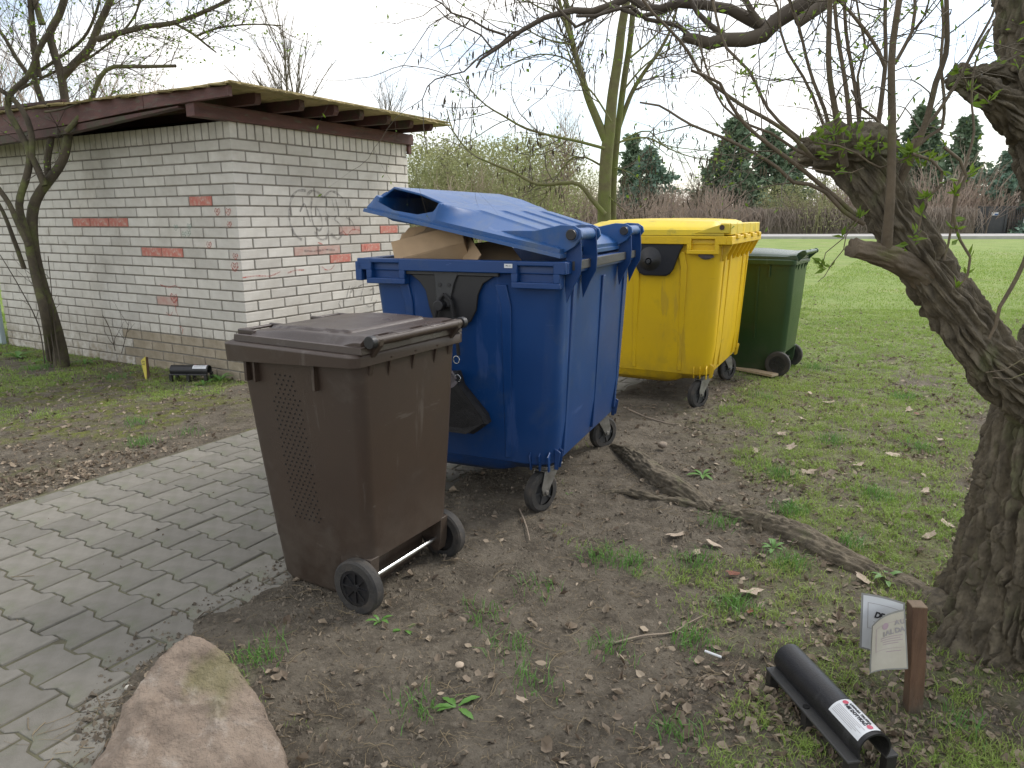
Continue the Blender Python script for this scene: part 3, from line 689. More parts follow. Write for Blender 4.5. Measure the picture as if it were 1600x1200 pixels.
# ------------------------------------------------------------------ four-wheeled containers
def container(loc, yaw, bm_, lm_, kind, label, zscale=1.0):
    root = empty('waste_container', (loc[0], loc[1], 0), yaw, label, 'waste container')
    root.scale = (1, 1, zscale)
    blue = kind == 'blue'
    # body shell with open top
    b = MB()
    def zb(x, y): return .235
    outer = [rr(-.33, .37, -.52, .52, .12, .205), rr(-.40, .435, -.585, .585, .10, .25), rr(-.425, .46, -.605, .605, .085, .45),
             rr(-.45, .475, -.622, .622, .075, .80), rr(-.475, .488, -.640, .640, .07, 1.12), rr(-.48, .492, -.644, .644, .07, 1.145)]
    inner = [rr(-.455, .465, -.615, .615, .05, 1.205), rr(-.42, .44, -.585, .585, .05, .5), rr(-.36, .39, -.54, .54, .05, .28)]
    b.loft(outer, True, False); b.loft(inner, False, True)
    # belly between the casters
    b.loft([rr(-.46 + .10, .16, -.50, .50, .08, .165), rr(-.42, .235, -.56, .56, .08, .20), rr(-.415, .28, -.586, .586, .06, .26)], True, False)
    # raised panels and ribs on both long faces and both side faces
    for sy in (-1, 1):
        for xr in ((.20, .235), (-.30, -.27)) if blue else ((.205, .235), (-.14, -.11)):
            b.prism([(xr[0], .27), (xr[1], .27), (xr[1] + .02, 1.0), (xr[1] + .0, 1.10), (xr[0] - .02, 1.10), (xr[0] + .005, 1.0)], lambda A, B, d: (A, d * (1 + .0 * B) + sy * (.575 + (B - .25) * .070), B), 0, sy * .017)
    for yr in ((-.47, -.44), (.47, .50), (.02, .05)) if blue else ((-.50, -.48), (.48, .50), (-.3, -.28), (.28, .30)):
        b.prism([(yr[0], .28), (yr[1], .28), (yr[1] + .01, 1.1), (yr[0] - .01, 1.1)], lambda A, B, d: (d + .434 + (B - .25) * .055, A, B), 0, .018)
    # triangular gussets at the bottom corners over the casters
    for sy in (-1, 1):
        for q in (.33, .375, .42):
            b.prism([(0, .32), (.034, .30), (.02, .222), (0, .222)], lambda A, B, d: (q + d, sy * (.575 + A), B), -.004, .004)
        for q in (.50, .54):
            b.prism([(0, .33), (.034, .31), (.02, .222), (0, .222)], lambda A, B, d: (.43 + A, sy * q + d, B), -.004, .004)
    body = b.obj('body', bm_, root, smooth=True, bevel=.006)
    # rim
    r_ = MB()
    R1 = lambda e, z, rr_=.03: rr(-.523 + e, .523 - e, -.660 + e * .6, .660 - e * .6, rr_, z)
    r_.loft([R1(.035, 1.145), R1(.0, 1.150), R1(.0, 1.200), R1(.006, 1.206), R1(.05, 1.206, .04), R1(.058, 1.19, .04)])
    r_.box(-.555, -.50, -.60, .60, 1.150, 1.196)       # front lifting bar
    r_.box(-.535, -.50, -.686, -.60, 1.10, 1.19); r_.box(-.535, -.50, .60, .686, 1.10, 1.19)
    wins = ((-.445, -.295), (.302, .467)) if blue else ((-.445, -.295), (.285, .445))
    for sy in (-1, 1):
        ya, yb = min(sy * .6605, sy * .686), max(sy * .6605, sy * .686)
        for xa, xb in ((-.523, wins[0][0]), (wins[0][1], wins[1][0]), (wins[1][1], .523)): r_.box(xa, xb, ya, yb, 1.1515, 1.2062)
        for xa, xb in wins: r_.box(xa - .002, xb + .002, ya, yb, 1.186, 1.2055)
    for sy in (-1, 1):
        for (x0, x1) in ((-.475, -.265), (.272, .497)) if blue else ((-.475, -.265), (.255, .475)):
            y0, y1 = (sy * .6855, sy * .650); lo, hi = min(y0, y1), max(y0, y1)
            r_.box(x0, x1, lo, hi, 1.088, 1.115); r_.box(x0, x0 + .030, lo, hi, 1.113, 1.155); r_.box(x1 - .030, x1, lo, hi, 1.113, 1.155)
            r_.box(x0, x1, min(sy * .652, sy * .62), max(sy * .652, sy * .62), 1.088, 1.19)
            # the pocket cuts up into the band: dark slot
    rim = r_.obj('rim', bm_, root, smooth=True, bevel=.004)
    for cx, cy, an in ((.366, -.493, -112 if blue else -118), (.366, .493, 60), (-.366, -.47, 150), (-.366, .493, 100)):
        caster(root, cx - .03 * math.cos(math.radians(an)), cy, an)
    # trunnion and panel on both side faces
    for sy in (-1, 1):
        f = lambda A, B, d: (A, sy * (.648 + d), B)
        if blue:
            pl_ = MB().prism([(-.25, 1.135), (.18, 1.135), (.125, 1.10), (.10, 1.05), (.09, .98), (.06, .925), (.0, .90), (-.08, .90), (-.135, .93), (-.155, .99), (-.17, 1.06), (-.20, 1.10)], f, 0, .012).obj('trunnion_plate', M['black'], root, bevel=.004)
            MB().prism([(-.272, 1.135), (.205, 1.135), (.205, 1.155), (-.272, 1.155)], f, 0, .022).obj('bracket_bar', M['dark'], pl_, bevel=.003)
            br = MB().prism([(-.118, 1.155), (.01, 1.155), (-.015, 1.10), (-.035, 1.03), (-.04, .99), (-.105, .99), (-.108, 1.03), (-.11, 1.08)], f, .010, .024).obj('bracket', M['dark'], pl_, bevel=.003)
            for q in (-.087, -.040):
                MB().cyl(f(q, 1.092, .020), f(q, 1.092, .027), .009, n=14).obj('bolt_hole', M['black'], br)
            kn = MB(); kn.cyl(f(-.075, 1.0, .02), f(-.075, 1.0, .060), .022, n=20); kn.cyl(f(-.075, 1.0, .055), f(-.075, 1.0, .072), .026, .024, n=20)
            kn.obj('trunnion', M['black'], pl_, bevel=.003)
        else:
            pl_ = MB().prism([(-.135, 1.155), (.232, 1.155), (.205, 1.10), (.165, .985), (.14, .950), (.11, .935), (-.05, .935), (-.085, .95), (-.108, .985)], f, 0, .020).obj('trunnion_cover', M['black'], root, bevel=.008)
            k_ = MB(); n = 28; ctr = (-.01, 1.035)
            k_.loft([[f(ctr[0] + (1.0 if 1 else 0) * q * math.cos(2 * math.pi * j / n) * ex, ctr[1] + q * math.sin(2 * math.pi * j / n) * ez + oz, d) for j in range(n)] for q, d, ex, ez, oz in ((.085, .019, 1, 1, .015), (.055, .032, 1, 1, .01), (.032, .052, 1, 1, 0), (.024, .056, 1, 1, 0), (.020, .05, 1, 1, 0))], False, True)
            k_.obj('trunnion_boss', M['black'], pl_, smooth=True, angle=60)
            t_ = MB(); t_.cyl(f(-.01, 1.035, .04), f(-.01, 1.035, .066), .015, n=16); t_.obj('trunnion', M['dark'], pl_, bevel=.002)
    return root, body, rim
M['blue_deep'] = M['blue']; M['yellow_deep'] = M['yellow']

def lid_mesh(nx, ny, x0, x1, y0, y1, hf, zbase, skirt, fn):
    xs_ = np.linspace(x0, x1, nx); ys_ = np.linspace(y0, y1, ny); GX, GY = np.meshgrid(xs_, ys_, indexing='ij'); H = hf(GX, GY)
    P = np.stack([GX, GY, zbase + H], -1).reshape(-1, 3)
    ii = (np.arange(nx - 1)[:, None] * ny + np.arange(ny - 1)[None]).ravel(); Q = np.stack([ii, ii + ny, ii + ny + 1, ii + 1], -1)
    loop = [i * ny for i in range(nx)] + [(nx - 1) * ny + j for j in range(1, ny)] + [i * ny + ny - 1 for i in range(nx - 2, -1, -1)] + [j for j in range(ny - 2, 0, -1)]
    loop = np.array(loop); b = len(P); lp = P[loop].copy(); cx, cy = (x0 + x1) / 2, (y0 + y1) / 2
    def out(e, z):
        q = lp.copy(); q[:, 0] += np.sign(q[:, 0] - cx) * e * (np.abs(q[:, 0] - cx) > (x1 - x0) / 2 - 1e-6); q[:, 1] += np.sign(q[:, 1] - cy) * e * (np.abs(q[:, 1] - cy) > (y1 - y0) / 2 - 1e-6); q[:, 2] = z; return q
    rings = [out(0, zbase + .012), out(.010, zbase + .010), out(.012, zbase - skirt), out(.004, zbase - skirt), out(-.004, zbase)]
    P = np.concatenate([P] + rings); n = len(loop); prev = loop; k = np.arange(n)
    for r in range(len(rings)):
        cur = b + r * n + k; Q = np.concatenate([Q, np.stack([prev, prev[(k + 1) % n], cur[(k + 1) % n], cur], -1)]); prev = cur
    P = fn(P); return P, Q
def interp(x, xs_, ys_): return np.interp(x, xs_, ys_)

# --- blue
BLUE_C = (.0098, 3.9082); BLUE_YAW = -22.66
bl, bl_body, bl_rim = container(BLUE_C, BLUE_YAW, M['blue'], M['blue_lid'], 'blue', 'big blue waste container with its lid propped open by cardboard boxes')
PIV = (.53, 1.318); LA = math.radians(11.6)
def rot_lid(P):
    x = P[:, 0] - PIV[0]; z = P[:, 2] - PIV[1]; Q = P.copy()
    Q[:, 0] = PIV[0] + x * math.cos(LA) + z * math.sin(LA); Q[:, 2] = PIV[1] - x * math.sin(LA) + z * math.cos(LA); return Q
def hf_blue(x, y):
    ay = np.abs(y); d = .672 - ay
    top = interp(x, [-.465, -.43, -.37, -.1, .35, .46, .50], [.03, .090, .128, .105, .066, .05, .03])
    side = np.where(x < -.1, .02, .02 + .16 * sst(-.12, .05, x))
    h = .03 + (top - .03) * np.clip(d / side, 0, 1)
    edge = interp(x, [-.465, -.44, -.415, -.325, -.20, -.11], [.03, .080, .072, .036, .046, .100])
    floor = interp(x, [-.42, -.405, -.33, -.15, -.11], [.07, .0, -.02, -.01, .098])
    inp = sst(-.42, -.412, x) * sst(-.10, -.12, x)
    near_edge = (ay > .655)
    pk = np.where(near_edge, edge, floor)
    h = np.where((inp > .5), np.minimum(h, pk), h)
    h = np.where((x < -.11) & (ay > .60), np.minimum(h, edge * np.clip(d / .015, 0, 1) + .02 * (1 - np.clip(d / .015, 0, 1))), h)
    rib = np.zeros_like(h)
    for yc in (-.42, -.14, .14, .42): rib = np.maximum(rib, sst(.075, .062, np.abs(y - yc)))
    h = h + .009 * rib * sst(-.02, .04, x) * sst(.46, .40, x) * np.clip(d / .1 - 1, 0, 1)
    return h
P, Q = lid_mesh(140, 150, -.465, .505, -.672, .672, hf_blue, 1.222, .006, rot_lid)
lid = nmesh('lid', P, Q, M['blue_lid'], bl, True); lid.data.set_sharp_from_angle(angle=math.radians(28))
m = MB(); m.prism([(-.432, 1.222 + .066), (-.418, 1.222 + .086), (-.37, 1.222 + .130), (-.22, 1.222 + .126), (-.10, 1.222 + .106), (-.10, 1.222 + .096), (-.22, 1.222 + .116), (-.368, 1.222 + .119), (-.412, 1.222 + .076)], lambda A, B, d: (A, d, B), -.615, .615)
m.v = [tuple(q) for q in rot_lid(np.array(m.v))]; m.obj('lid_handle', M['blue_lid'], lid, bevel=.003)
def hinge_pair(root, lid_, matb, matl, y0, y1, ang, cap=True):
    px, pz = PIV
    ca, sa = math.cos(ang), math.sin(ang)
    def RL(x, y, z): X = x - px; Z_ = z - pz; return (px + X * ca + Z_ * sa, y, pz - X * sa + Z_ * ca)
    for s, y in ((-1, y0), (1, y1)):
        arm = MB().prism([(.18, 1.262), (.36, 1.30), (.47, 1.347), (.53, 1.356), (.562, 1.345), (.575, 1.318), (.55, 1.27), (.50, 1.225), (.40, 1.222)], lambda A, B, d: RL(A, y + d, B), -.008, .008)
        arm.obj('hinge_arm', matl, lid_, bevel=.003)
        br = MB().prism([(.505, 1.345), (.53, 1.352), (.558, 1.338), (.566, 1.22), (.562, 1.15), (.535, 1.10), (.500, 1.02), (.490, 1.10), (.492, 1.2)], lambda A, B, d: (A, y + .022 * -s + d, B), -.005, .005)
        br.obj('hinge_bracket', matb, root, bevel=.003)
    MB().cyl((px, y0 - .022, pz), (px, y1 + .022, pz), .027, n=24).obj('hinge_tube', matl, root, smooth=True)
    for y, e in ((y0 - .023, y0 - .030), (y1 + .023, y1 + .030)):
        MB().cyl((px, y, pz), (px, e, pz), .024, .021, n=20).obj('hinge_cap', M['black'], root, smooth=True)
hinge_pair(bl, lid, M['blue'], M['blue_lid'], -.615, -.33, LA)
hinge_pair(bl, lid, M['blue'], M['blue_lid'], .30, .575, LA)
gb = MB(); gb.box(.5245, .536, -.60, .60, 1.165, 1.205); gb.obj('hinge_strip', M['dark'], bl, bevel=.002)
# small white sticker
stk = MB().box(.242, .280, -.6885, -.6862, 1.176, 1.194).obj('sticker', M['white'], bl)

def text_mesh(name, body, size, mat_, parent, Mx, bold=0.0, depth=.0006, align='CENTER'):
    cu = bpy.data.curves.new(name, 'FONT'); cu.body = body; cu.size = size; cu.align_x = align; cu.align_y = 'CENTER'; cu.offset = bold; cu.extrude = depth
    to = bpy.data.objects.new(name + '_tmp', cu); S.collection.objects.link(to)
    dg = bpy.context.evaluated_depsgraph_get(); me = bpy.data.meshes.new_from_object(to.evaluated_get(dg)); bpy.data.objects.remove(to)
    me.materials.clear(); me.materials.append(mat_); me.transform(Mx)
    o = bpy.data.objects.new(name, me); link(o, parent); return o
def frame_m(o, ex, ey):
    ex = Vector(ex).normalized(); ey = Vector(ey); ey = (ey - ex * ey.dot(ex)).normalized(); ez = ex.cross(ey)
    m = Matrix.Identity(4); m.col[0][:3] = ex; m.col[1][:3] = ey; m.col[2][:3] = ez; m.col[3][:3] = o; return m
text_mesh('sticker_print', 'PK 11', .010, M['print'], stk, frame_m((.261, -.6888, 1.185), (1, 0, 0), (0, 0, 1)))

# --- yellow
YEL_C = (1.3023, 5.8394); YEL_YAW = -26.59
ye, ye_body, ye_rim = container(YEL_C, YEL_YAW, M['yellow'], M['yellow_lid'], 'yellow', 'big yellow waste container with black trunnion cover and mossy closed lid', 1.045)
LA0 = 0.0
def hf_yel(x, y):
    ay = np.abs(y); d = .66 - ay; e = np.clip(d / .14, 0, 1); fr = np.clip((x + .56) / .12, 0, 1); bk = np.clip((.47 - x) / .06, 0, 1)
    h = .012 + (.030 + .040 * np.cos(x * 1.9) * np.cos(y * 1.3)) * e ** .7 * fr ** .7 * bk
    h = h + .006 * sst(.06, .04, np.abs(np.abs(y) - .3)) * e * fr * bk
    return h
P, Q = lid_mesh(70, 90, -.56, .49, -.66, .66, hf_yel, 1.236, .026, lambda p: p)
ylid = nmesh('lid', P, Q, M['yellow_lid'], ye, True); ylid.data.set_sharp_from_angle(angle=math.radians(30))
m = MB(); m.prism([(.30, 1.225), (.44, 1.27), (.50, 1.285), (.535, 1.285), (.535, 1.225)], lambda A, B, d: (A, d, B), -.68, -.655); m.obj('hinge_end', M['yellow_lid'], ye, bevel=.004); m = MB(); m.prism([(.30, 1.225), (.44, 1.27), (.50, 1.285), (.535, 1.285), (.535, 1.225)], lambda A, B, d: (A, d, B), .655, .68)
m.obj('hinge_end', M['yellow_lid'], ye, bevel=.004)
for yy in (-.682, .682): MB().cyl((.488, yy, 1.262), (.488, yy * 1.004, 1.262), .017, n=18).obj('hinge_hole', M['redwood2'], ye)
for a, b_2 in ((-.655, -.42), (-.41, -.16), (-.15, .15), (.16, .41), (.42, .655)):
    MB().box(.470, .545, a, b_2, 1.212, 1.288).obj('hinge_block', M['yellow_lid'], ye, bevel=.006)
m = MB(); m.box(.500, .560, -.68, .68, 1.150, 1.206)
for k in range(7):
    y = -.6 + k * .2; m.prism([(.49, 1.15), (.555, 1.15), (.50, 1.04), (.484, 1.04)], lambda A, B, d: (A, y + d, B), -.006, .006)
for k in range(4):
    y = -.52 + k * .33; m.box(.545, .572, y, y + .10, 1.185, 1.215)
m.obj('back_rail', M['yellow'], ye, bevel=.005)
# wad of dirty paper stuck to the side
bm = bmesh.new(); bmesh.ops.create_icosphere(bm, subdivisions=3, radius=1)
for v in bm.verts:
    k = .75 + .5 * vnoise(np.array([v.co[:]]) * 2.2 + 3, 4)[0]; v.co = Vector((v.co.x * .048 * k, v.co.y * .014, v.co.z * .022 * k))
me = bpy.data.meshes.new('paper_wad'); bm.to_mesh(me); bm.free(); me.materials.append(M['lining']); o = bpy.data.objects.new('paper_wad', me); link(o)
a_ = math.radians(YEL_YAW); lx, ly = .385, -.650; o.location = (YEL_C[0] + lx * math.cos(a_) - ly * math.sin(a_), YEL_C[1] + lx * math.sin(a_) + ly * math.cos(a_), 1.125); o.rotation_euler = (0, .15, a_)
tag(o, 'crumpled grey paper stuck on the yellow container below its rim', 'litter')

# ------------------------------------------------------------------ two-wheeled bins
def bin2(loc, yaw, mb_, ml_, label, kind, sc=(1, 1, 1)):
    root = empty('wheeled_bin', (loc[0], loc[1], 0), yaw, label, 'wheeled bin'); root.scale = sc
    brown = kind == 'brown'
    b = MB()
    o_ = [rr(-.225, .125, -.215, .215, .05, .012), rr(-.238, .135, -.226, .226, .05, .035), rr(-.252, .15, -.236, .236, .045, .188),
          rr(-.254, .242, -.237, .237, .045, .192), rr(-.285, .262, -.262, .262, .045, .55), rr(-.312, .275, -.280, .280, .045, .86), rr(-.318, .279, -.284, .284, .045, .925)]
    b.loft(o_, True, False)
    b.loft([rr(-.305, .265, -.27, .27, .04, .945), rr(-.25, .22, -.22, .22, .04, .3)], False, True)
    for s in (-1, 1):
        y0, y1 = sorted((s * .236, s * .190))
        b.prism([(.10, .20), (.243, .20), (.236, .10), (.225, .055), (.205, .052), (.15, .10), (.10, .10)], lambda A, B, d: (A, d, B), y0, y1)
        for x in ((-.262, -.248), (-.215, -.205), (.078, .09)):
            b.box(x[0], x[1], min(s * .27, s * .300), max(s * .27, s * .300), .815, .91)
    if not brown:
        for s in (-1, 1): b.prism([(-.02, .9), (.0, .9), (-.005, .3), (-.015, .3)], lambda A, B, d: (A, d + s * (.262 + (B - .55) * .058), B), 0, s * .008)
    body = b.obj('body', mb_, root, smooth=True, bevel=.004)
    r_ = MB()
    dz = lambda base: (lambda x, y: base + (.014 * (math.tanh((x + .02) * 14)) if brown else 0))
    r_.loft([rr(-.335, .285, -.300, .300, .03, dz(.918)), rr(-.352, .292, -.316, .316, .035, dz(.900 if brown else .915)), rr(-.354, .292, -.318, .318, .035, .950), rr(-.345, .287, -.31, .31, .05, .957), rr(-.30, .262, -.268, .268, .04, .957), rr(-.30, .262, -.268, .268, .04, .93)])
    rim = r_.obj('rim', mb_, root, smooth=True, bevel=.002)
    # lid
    def hf(x, y):
        ay = np.abs(y); e = np.clip((.274 - ay) / .03, 0, 1); fr = np.clip((x + .285) / .03, 0, 1)
        if brown:
            h = .008 + .018 * e * fr + .014 * sst(.0, .25, x + .27) * sst(.30, .18, x) * e
            pnl = sst(.009, .0, np.maximum(np.abs(y) - .185 - .03 * np.cos(x * 6), np.abs(x + .02) - .19))
            h = h + .010 * pnl
            h = h + .016 * sst(.18, .27, x)
            h = h - .018 * sst(-.24, -.27, x) * sst(.05, .08, ay)
        else:
            h = .012 + .050 * (np.clip((.285 - ay) / .2, 0, 1) ** .5) * np.clip((x + .30) / .18, 0, 1) ** .5 * (1 - .35 * sst(-.1, .27, x)) + .006 * sst(.2, .27, x)
        return h
    P, Q = lid_mesh(80, 76, -.305 if brown else -.34, .285, -.276 if brown else -.290, .276 if brown else .290, hf, .970, .012, lambda p: p)
    ld = nmesh('lid', P, Q, ml_, root, True); ld.data.set_sharp_from_angle(angle=math.radians(35))
    if brown:
        for s in (-1, 1):
            g = MB(); y0, y1 = s * .262, s * .10
            lo, hi = min(y0, y1), max(y0, y1)
            g.box(-.325, -.305, lo, hi, .985, .996); g.box(-.325, -.24, min(y0, y0 - s * .016), max(y0, y0 - s * .016), .972, .997); g.box(-.325, -.24, min(y1, y1 + s * .016), max(y1, y1 + s * .016), .972, 1.000)
            g.box(-.325, -.305, lo, lo + .05, .968, .986) if s < 0 else g.box(-.325, -.305, hi - .05, hi, .968, .986)
            g.obj('lid_grip', ml_, ld, bevel=.004)
    # handle bar and hinge at the back
    hx, hz = (.316, .998) if brown else (.335, 1.01)
    m = MB(); m.cyl((hx, -.262, hz), (hx, .262, hz), .0155, n=20); m.obj('handle_bar', mb_, root, smooth=True)
    for s in (-1, 1):
        MB().cyl((hx, s * .248, hz), (hx, s * .272, hz), .0215, n=24).obj('handle_cap', M['black'] if brown else mb_, root, bevel=.002)
        q = MB(); q.prism([(.24, .958), (.24, .985), (hx - .01, hz + .018), (hx + .016, hz + .008), (hx + .014, hz - .015), (.292, .94), (.285, .90), (.27, .86), (.265, .93)], lambda A, B, d: (A, s * .225 + d, B), -.012, .012); q.obj('handle_bracket', mb_, root, bevel=.003)
        q = MB(); q.prism([(.235, .975), (.245, .995), (hx - .01, hz + .019), (hx + .012, hz + .014), (hx, hz - .018), (.27, .972)], lambda A, B, d: (A, s * .095 + d, B), -.045, .045); q.obj('hinge_lug', ml_, ld, bevel=.003)
    q = MB()
    for yy in (-.06, .0, .06): q.prism([(.262, .93), (.294, .93), (.27, .84), (.262, .84)], lambda A, B, d: (A, yy * 2.2 + d, B), -.004, .004)
    q.obj('back_rib', mb_, root)
    # axle and wheels
    MB().cyl((.200, -.262, .1), (.200, .262, .1), .0115, n=16).obj('axle', M['steel'], root, smooth=True)
    for s in (-1, 1): wheel_obj(root, .200, s * .258, .1, .1025, .046, side=s)
    if brown:
        h = MB(); rows = 33  # flat black discs; the shade inside the holes is their colour
        for i in range(rows):
            z = .85 - i * .0172; t = i / (rows - 1)
            a0 = -.130 + .022 * t - (.030 if i > 4 else .0) + .018 * t; a1 = a0 + (.10 if i < 5 else .145) ; n = 4 if i < 5 else 6
            for k in range(n):
                x = a0 + (a1 - a0) * (k + (.5 if i % 2 else 0)) / n + .008
                y = -(float(np.interp(z, [.192, .55, .86], [.237, .262, .280])) + .0016)
                c = 8; h.add([(x + .0034 * math.cos(2 * math.pi * j / c), y, z + .0038 * math.sin(2 * math.pi * j / c)) for j in range(c)], [tuple(range(c))])
        o = h.obj('air_holes', M['hole'], body); o['kind'] = 'stuff'
    return root
M['hole'] = mat('hole_black', (.004, .004, .004), rough=.9)  # flat black in place of the shade inside openings
bin2((-.5961, 2.6856), -30.5, M['brown'], M['brown_lid'], 'brown wheeled bin with air holes in its side, in front of the blue container', 'brown')
bin2((2.3373, 6.6429), -32.2, M['green'], M['green_lid'], 'dark green wheeled bin behind the yellow container', 'green', (1.06, 1.04, 1.075))

# ------------------------------------------------------------------ things in and on the blue container
def to_world(c, yaw, p):
    a = math.radians(yaw); return (c[0] + p[0] * math.cos(a) - p[1] * math.sin(a), c[1] + p[0] * math.sin(a) + p[1] * math.cos(a), p[2])
def carton(loc, rot, size, label, prt=False):
    w, d, h = size; root = empty('cardboard_box', to_world(BLUE_C, BLUE_YAW, loc), 0, label, 'cardboard box')
    root.rotation_euler = (rot[0], rot[1], rot[2] + math.radians(BLUE_YAW))
    m = MB(); m.box(-w / 2, w / 2, -d / 2, d / 2, -h / 2, h / 2); m.obj('carton', M['card'], root, bevel=.003)
    fl = MB(); fl.box(-w / 2, w / 2, -d / 2 - .001, -d / 2 + .003, h / 2 + .002, h / 2 + .09, Matrix.Translation((0, -d / 2, h / 2)) @ Matrix.Rotation(math.radians(-38), 4, 'X') @ Matrix.Translation((0, d / 2, -h / 2))); fl.obj('flap', M['card'], root)
    if prt:
        text_mesh('print', 'nal', .055, M['print'], root, frame_m((w / 2 + .004, 0, h * .28), (0, 1, 0), (0, 0, 1)), .001)
        text_mesh('print', 'rol', .04, M['print'], root, frame_m((w / 2 + .004, .05, h * .12), (0, 1, 0), (0, 0, 1)), .001)
    return root
carton((-.22, -.42, 1.185), (math.radians(24), math.radians(-14), math.radians(18)), (.34, .30, .25), 'brown cardboard box tipped up under the front of the blue lid')
carton((.04, -.40, 1.10), (math.radians(6), math.radians(20), math.radians(-50)), (.30, .26, .26), 'cardboard box with black print, lying deeper under the blue lid', True)
cf = MB(); cf.prism([(-.40, 1.27), (-.33, 1.345), (-.22, 1.355), (-.25, 1.33)], lambda A, B, d: (A, d, B), -.52, -.517)
o = cf.obj('cardboard_flap', M['card'], None); o.location = (BLUE_C[0], BLUE_C[1], 0); o.rotation_euler = (0, 0, math.radians(BLUE_YAW)); tag(o, 'thin cardboard flap poking out at the front corner of the blue lid', 'cardboard')
# shoulder bag hanging from the trunnion
bag = empty('shoulder_bag', to_world(BLUE_C, BLUE_YAW, (-.035, -.670, .405)), BLUE_YAW, 'open black shoulder bag hanging by its strap from the blue container', 'bag')
def bl_(p): return (p[0] + .05, p[1] + .71, p[2] - .38)
pts = [(-.34, .40), (-.30, .37), (.06, .372), (.135, .43), (.12, .47), (.0, .60), (-.02, .665), (-.10, .655), (-.28, .68), (-.36, .55)]
def bring(k, y, cx=-.1, cz=.5): return [bl_((cx + (a - cx) * k, y, cz + (b - cz) * k)) for a, b in pts]
m = MB(); m.loft([bring(.90, -.655), bring(1, -.675), bring(1.0, -.72), bring(.93, -.745), bring(.7, -.752)], True, True); m.obj('bag_body', M['bag'], bag, smooth=True, angle=50)
m = MB(); m.add([bl_(p) for p in ((-.26, -.752, .665), (-.03, -.750, .655), (.0, -.756, .62), (-.02, -.76, .60), (-.10, -.764, .575), (-.25, -.758, .60))], [(0, 1, 2, 3, 4, 5)]); m.obj('bag_lining', M['lining'], bag)
m = MB(); m.add([bl_(p) for p in ((-.27, -.757, .60), (-.10, -.766, .575), (-.02, -.763, .60), (.0, -.76, .62), (.115, -.745, .47), (.125, -.742, .44), (.04, -.757, .38), (-.3, -.757, .385))], [tuple(range(8))]); 
m.obj('bag_front', M['bag'], bag)
tube_l = lambda pts_, r_, nm, mt_, s_=8: (lambda VQ: nmesh(nm, VQ[0], VQ[1], mt_, bag, True))(tubes([catmull([bl_(p) for p in pts_], [r_] * len(pts_), .02)], s_))
tube_l([(-.075, -.722, 1.024), (-.045, -.724, 1.0), (-.03, -.724, .92), (-.015, -.722, .82), (-.008, -.722, .745)], .0085, 'strap', M['bag'])
tube_l([(-.075, -.722, 1.024), (-.105, -.722, .99), (-.125, -.722, .90), (-.14, -.720, .78), (-.16, -.72, .68)], .0085, 'strap', M['bag'])
for c in ((-.008, .728), (-.005, .640)):
    tube_l([(c[0] + .016 * math.cos(k * math.pi / 5), -.745, c[1] + .018 * math.sin(k * math.pi / 5)) for k in range(11)], .0026, 'buckle', M['steel'], 6)
tube_l([(-.03, -.755, .675), (-.015, -.758, .655), (-.006, -.76, .64)], .006, 'strap_end', M['lining'])

# ------------------------------------------------------------------ boulder
rk = [(288, 990, 1.74), (274, 996, 1.73), (300, 992, 1.74), (330, 1005, 1.72), (360, 1026, 1.70), (392, 1070, 1.66), (425, 1130, 1.58), (446, 1175, 1.53), (458, 1225, 1.48), (462, 1330, 1.40), (430, 1480, 1.32),
      (256, 1012, 1.71), (222, 1056, 1.66), (214, 1080, 1.64), (184, 1132, 1.58), (150, 1182, 1.52), (140, 1215, 1.49), (110, 1280, 1.43), (100, 1380, 1.36), (250, 1500, 1.26), (268, 1050, 1.66), (236, 1130, 1.55), (200, 1200, 1.46), (335, 1115, 1.57), (380, 1300, 1.37)]
bm = bmesh.new()
for p in rk: bm.verts.new(at(*p))
for p in ((-1.0, 1.72, -.05), (-.78, 1.85, -.05), (-.62, 1.68, -.05), (-.9, 1.84, .10), (-.84, 1.84, .17), (-.95, 1.2, -.08), (-.55, 1.2, -.08)): bm.verts.new(p)
r_ = bmesh.ops.convex_hull(bm, input=bm.verts); bmesh.ops.delete(bm, geom=[v for v in bm.verts if not v.link_faces], context='VERTS')
me = bpy.data.meshes.new('boulder'); bm.to_mesh(me); bm.free(); me.materials.append(M['rock'])
RC = Vector((-.80, 1.55, 0)); me.transform(Matrix.Translation(-RC))
o = bpy.data.objects.new('boulder', me); link(o); o.location = RC
rm = o.modifiers.new('r', 'REMESH'); rm.mode = 'VOXEL'; rm.voxel_size = .009
dg = bpy.context.evaluated_depsgraph_get(); me2 = bpy.data.meshes.new_from_object(o.evaluated_get(dg)); o.modifiers.clear(); o.data = me2
co = np.zeros(len(me2.vertices) * 3); me2.vertices.foreach_get('co', co); co = co.reshape(-1, 3); no = np.zeros(len(me2.vertices) * 3); me2.vertices.foreach_get('normal', no); no = no.reshape(-1, 3)
for _ in range(1):
    dd = (fbm(co * 5, 3, 3) - .5) * .035 + (1 - np.abs(2 * fbm(co * np.array([9, 9, 14]), 3, 8) - 1)) * .018 + (fbm(co * 40, 4, 12) - .5) * .013 - sst(.72, .80, vnoise(co * np.array([30, 12, 16]), 14)) * .006 - .012
    co = co + no * dd[:, None]
me2.vertices.foreach_set('co', co.ravel()); me2.update(); me2.polygons.foreach_set('use_smooth', [True] * len(me2.polygons))
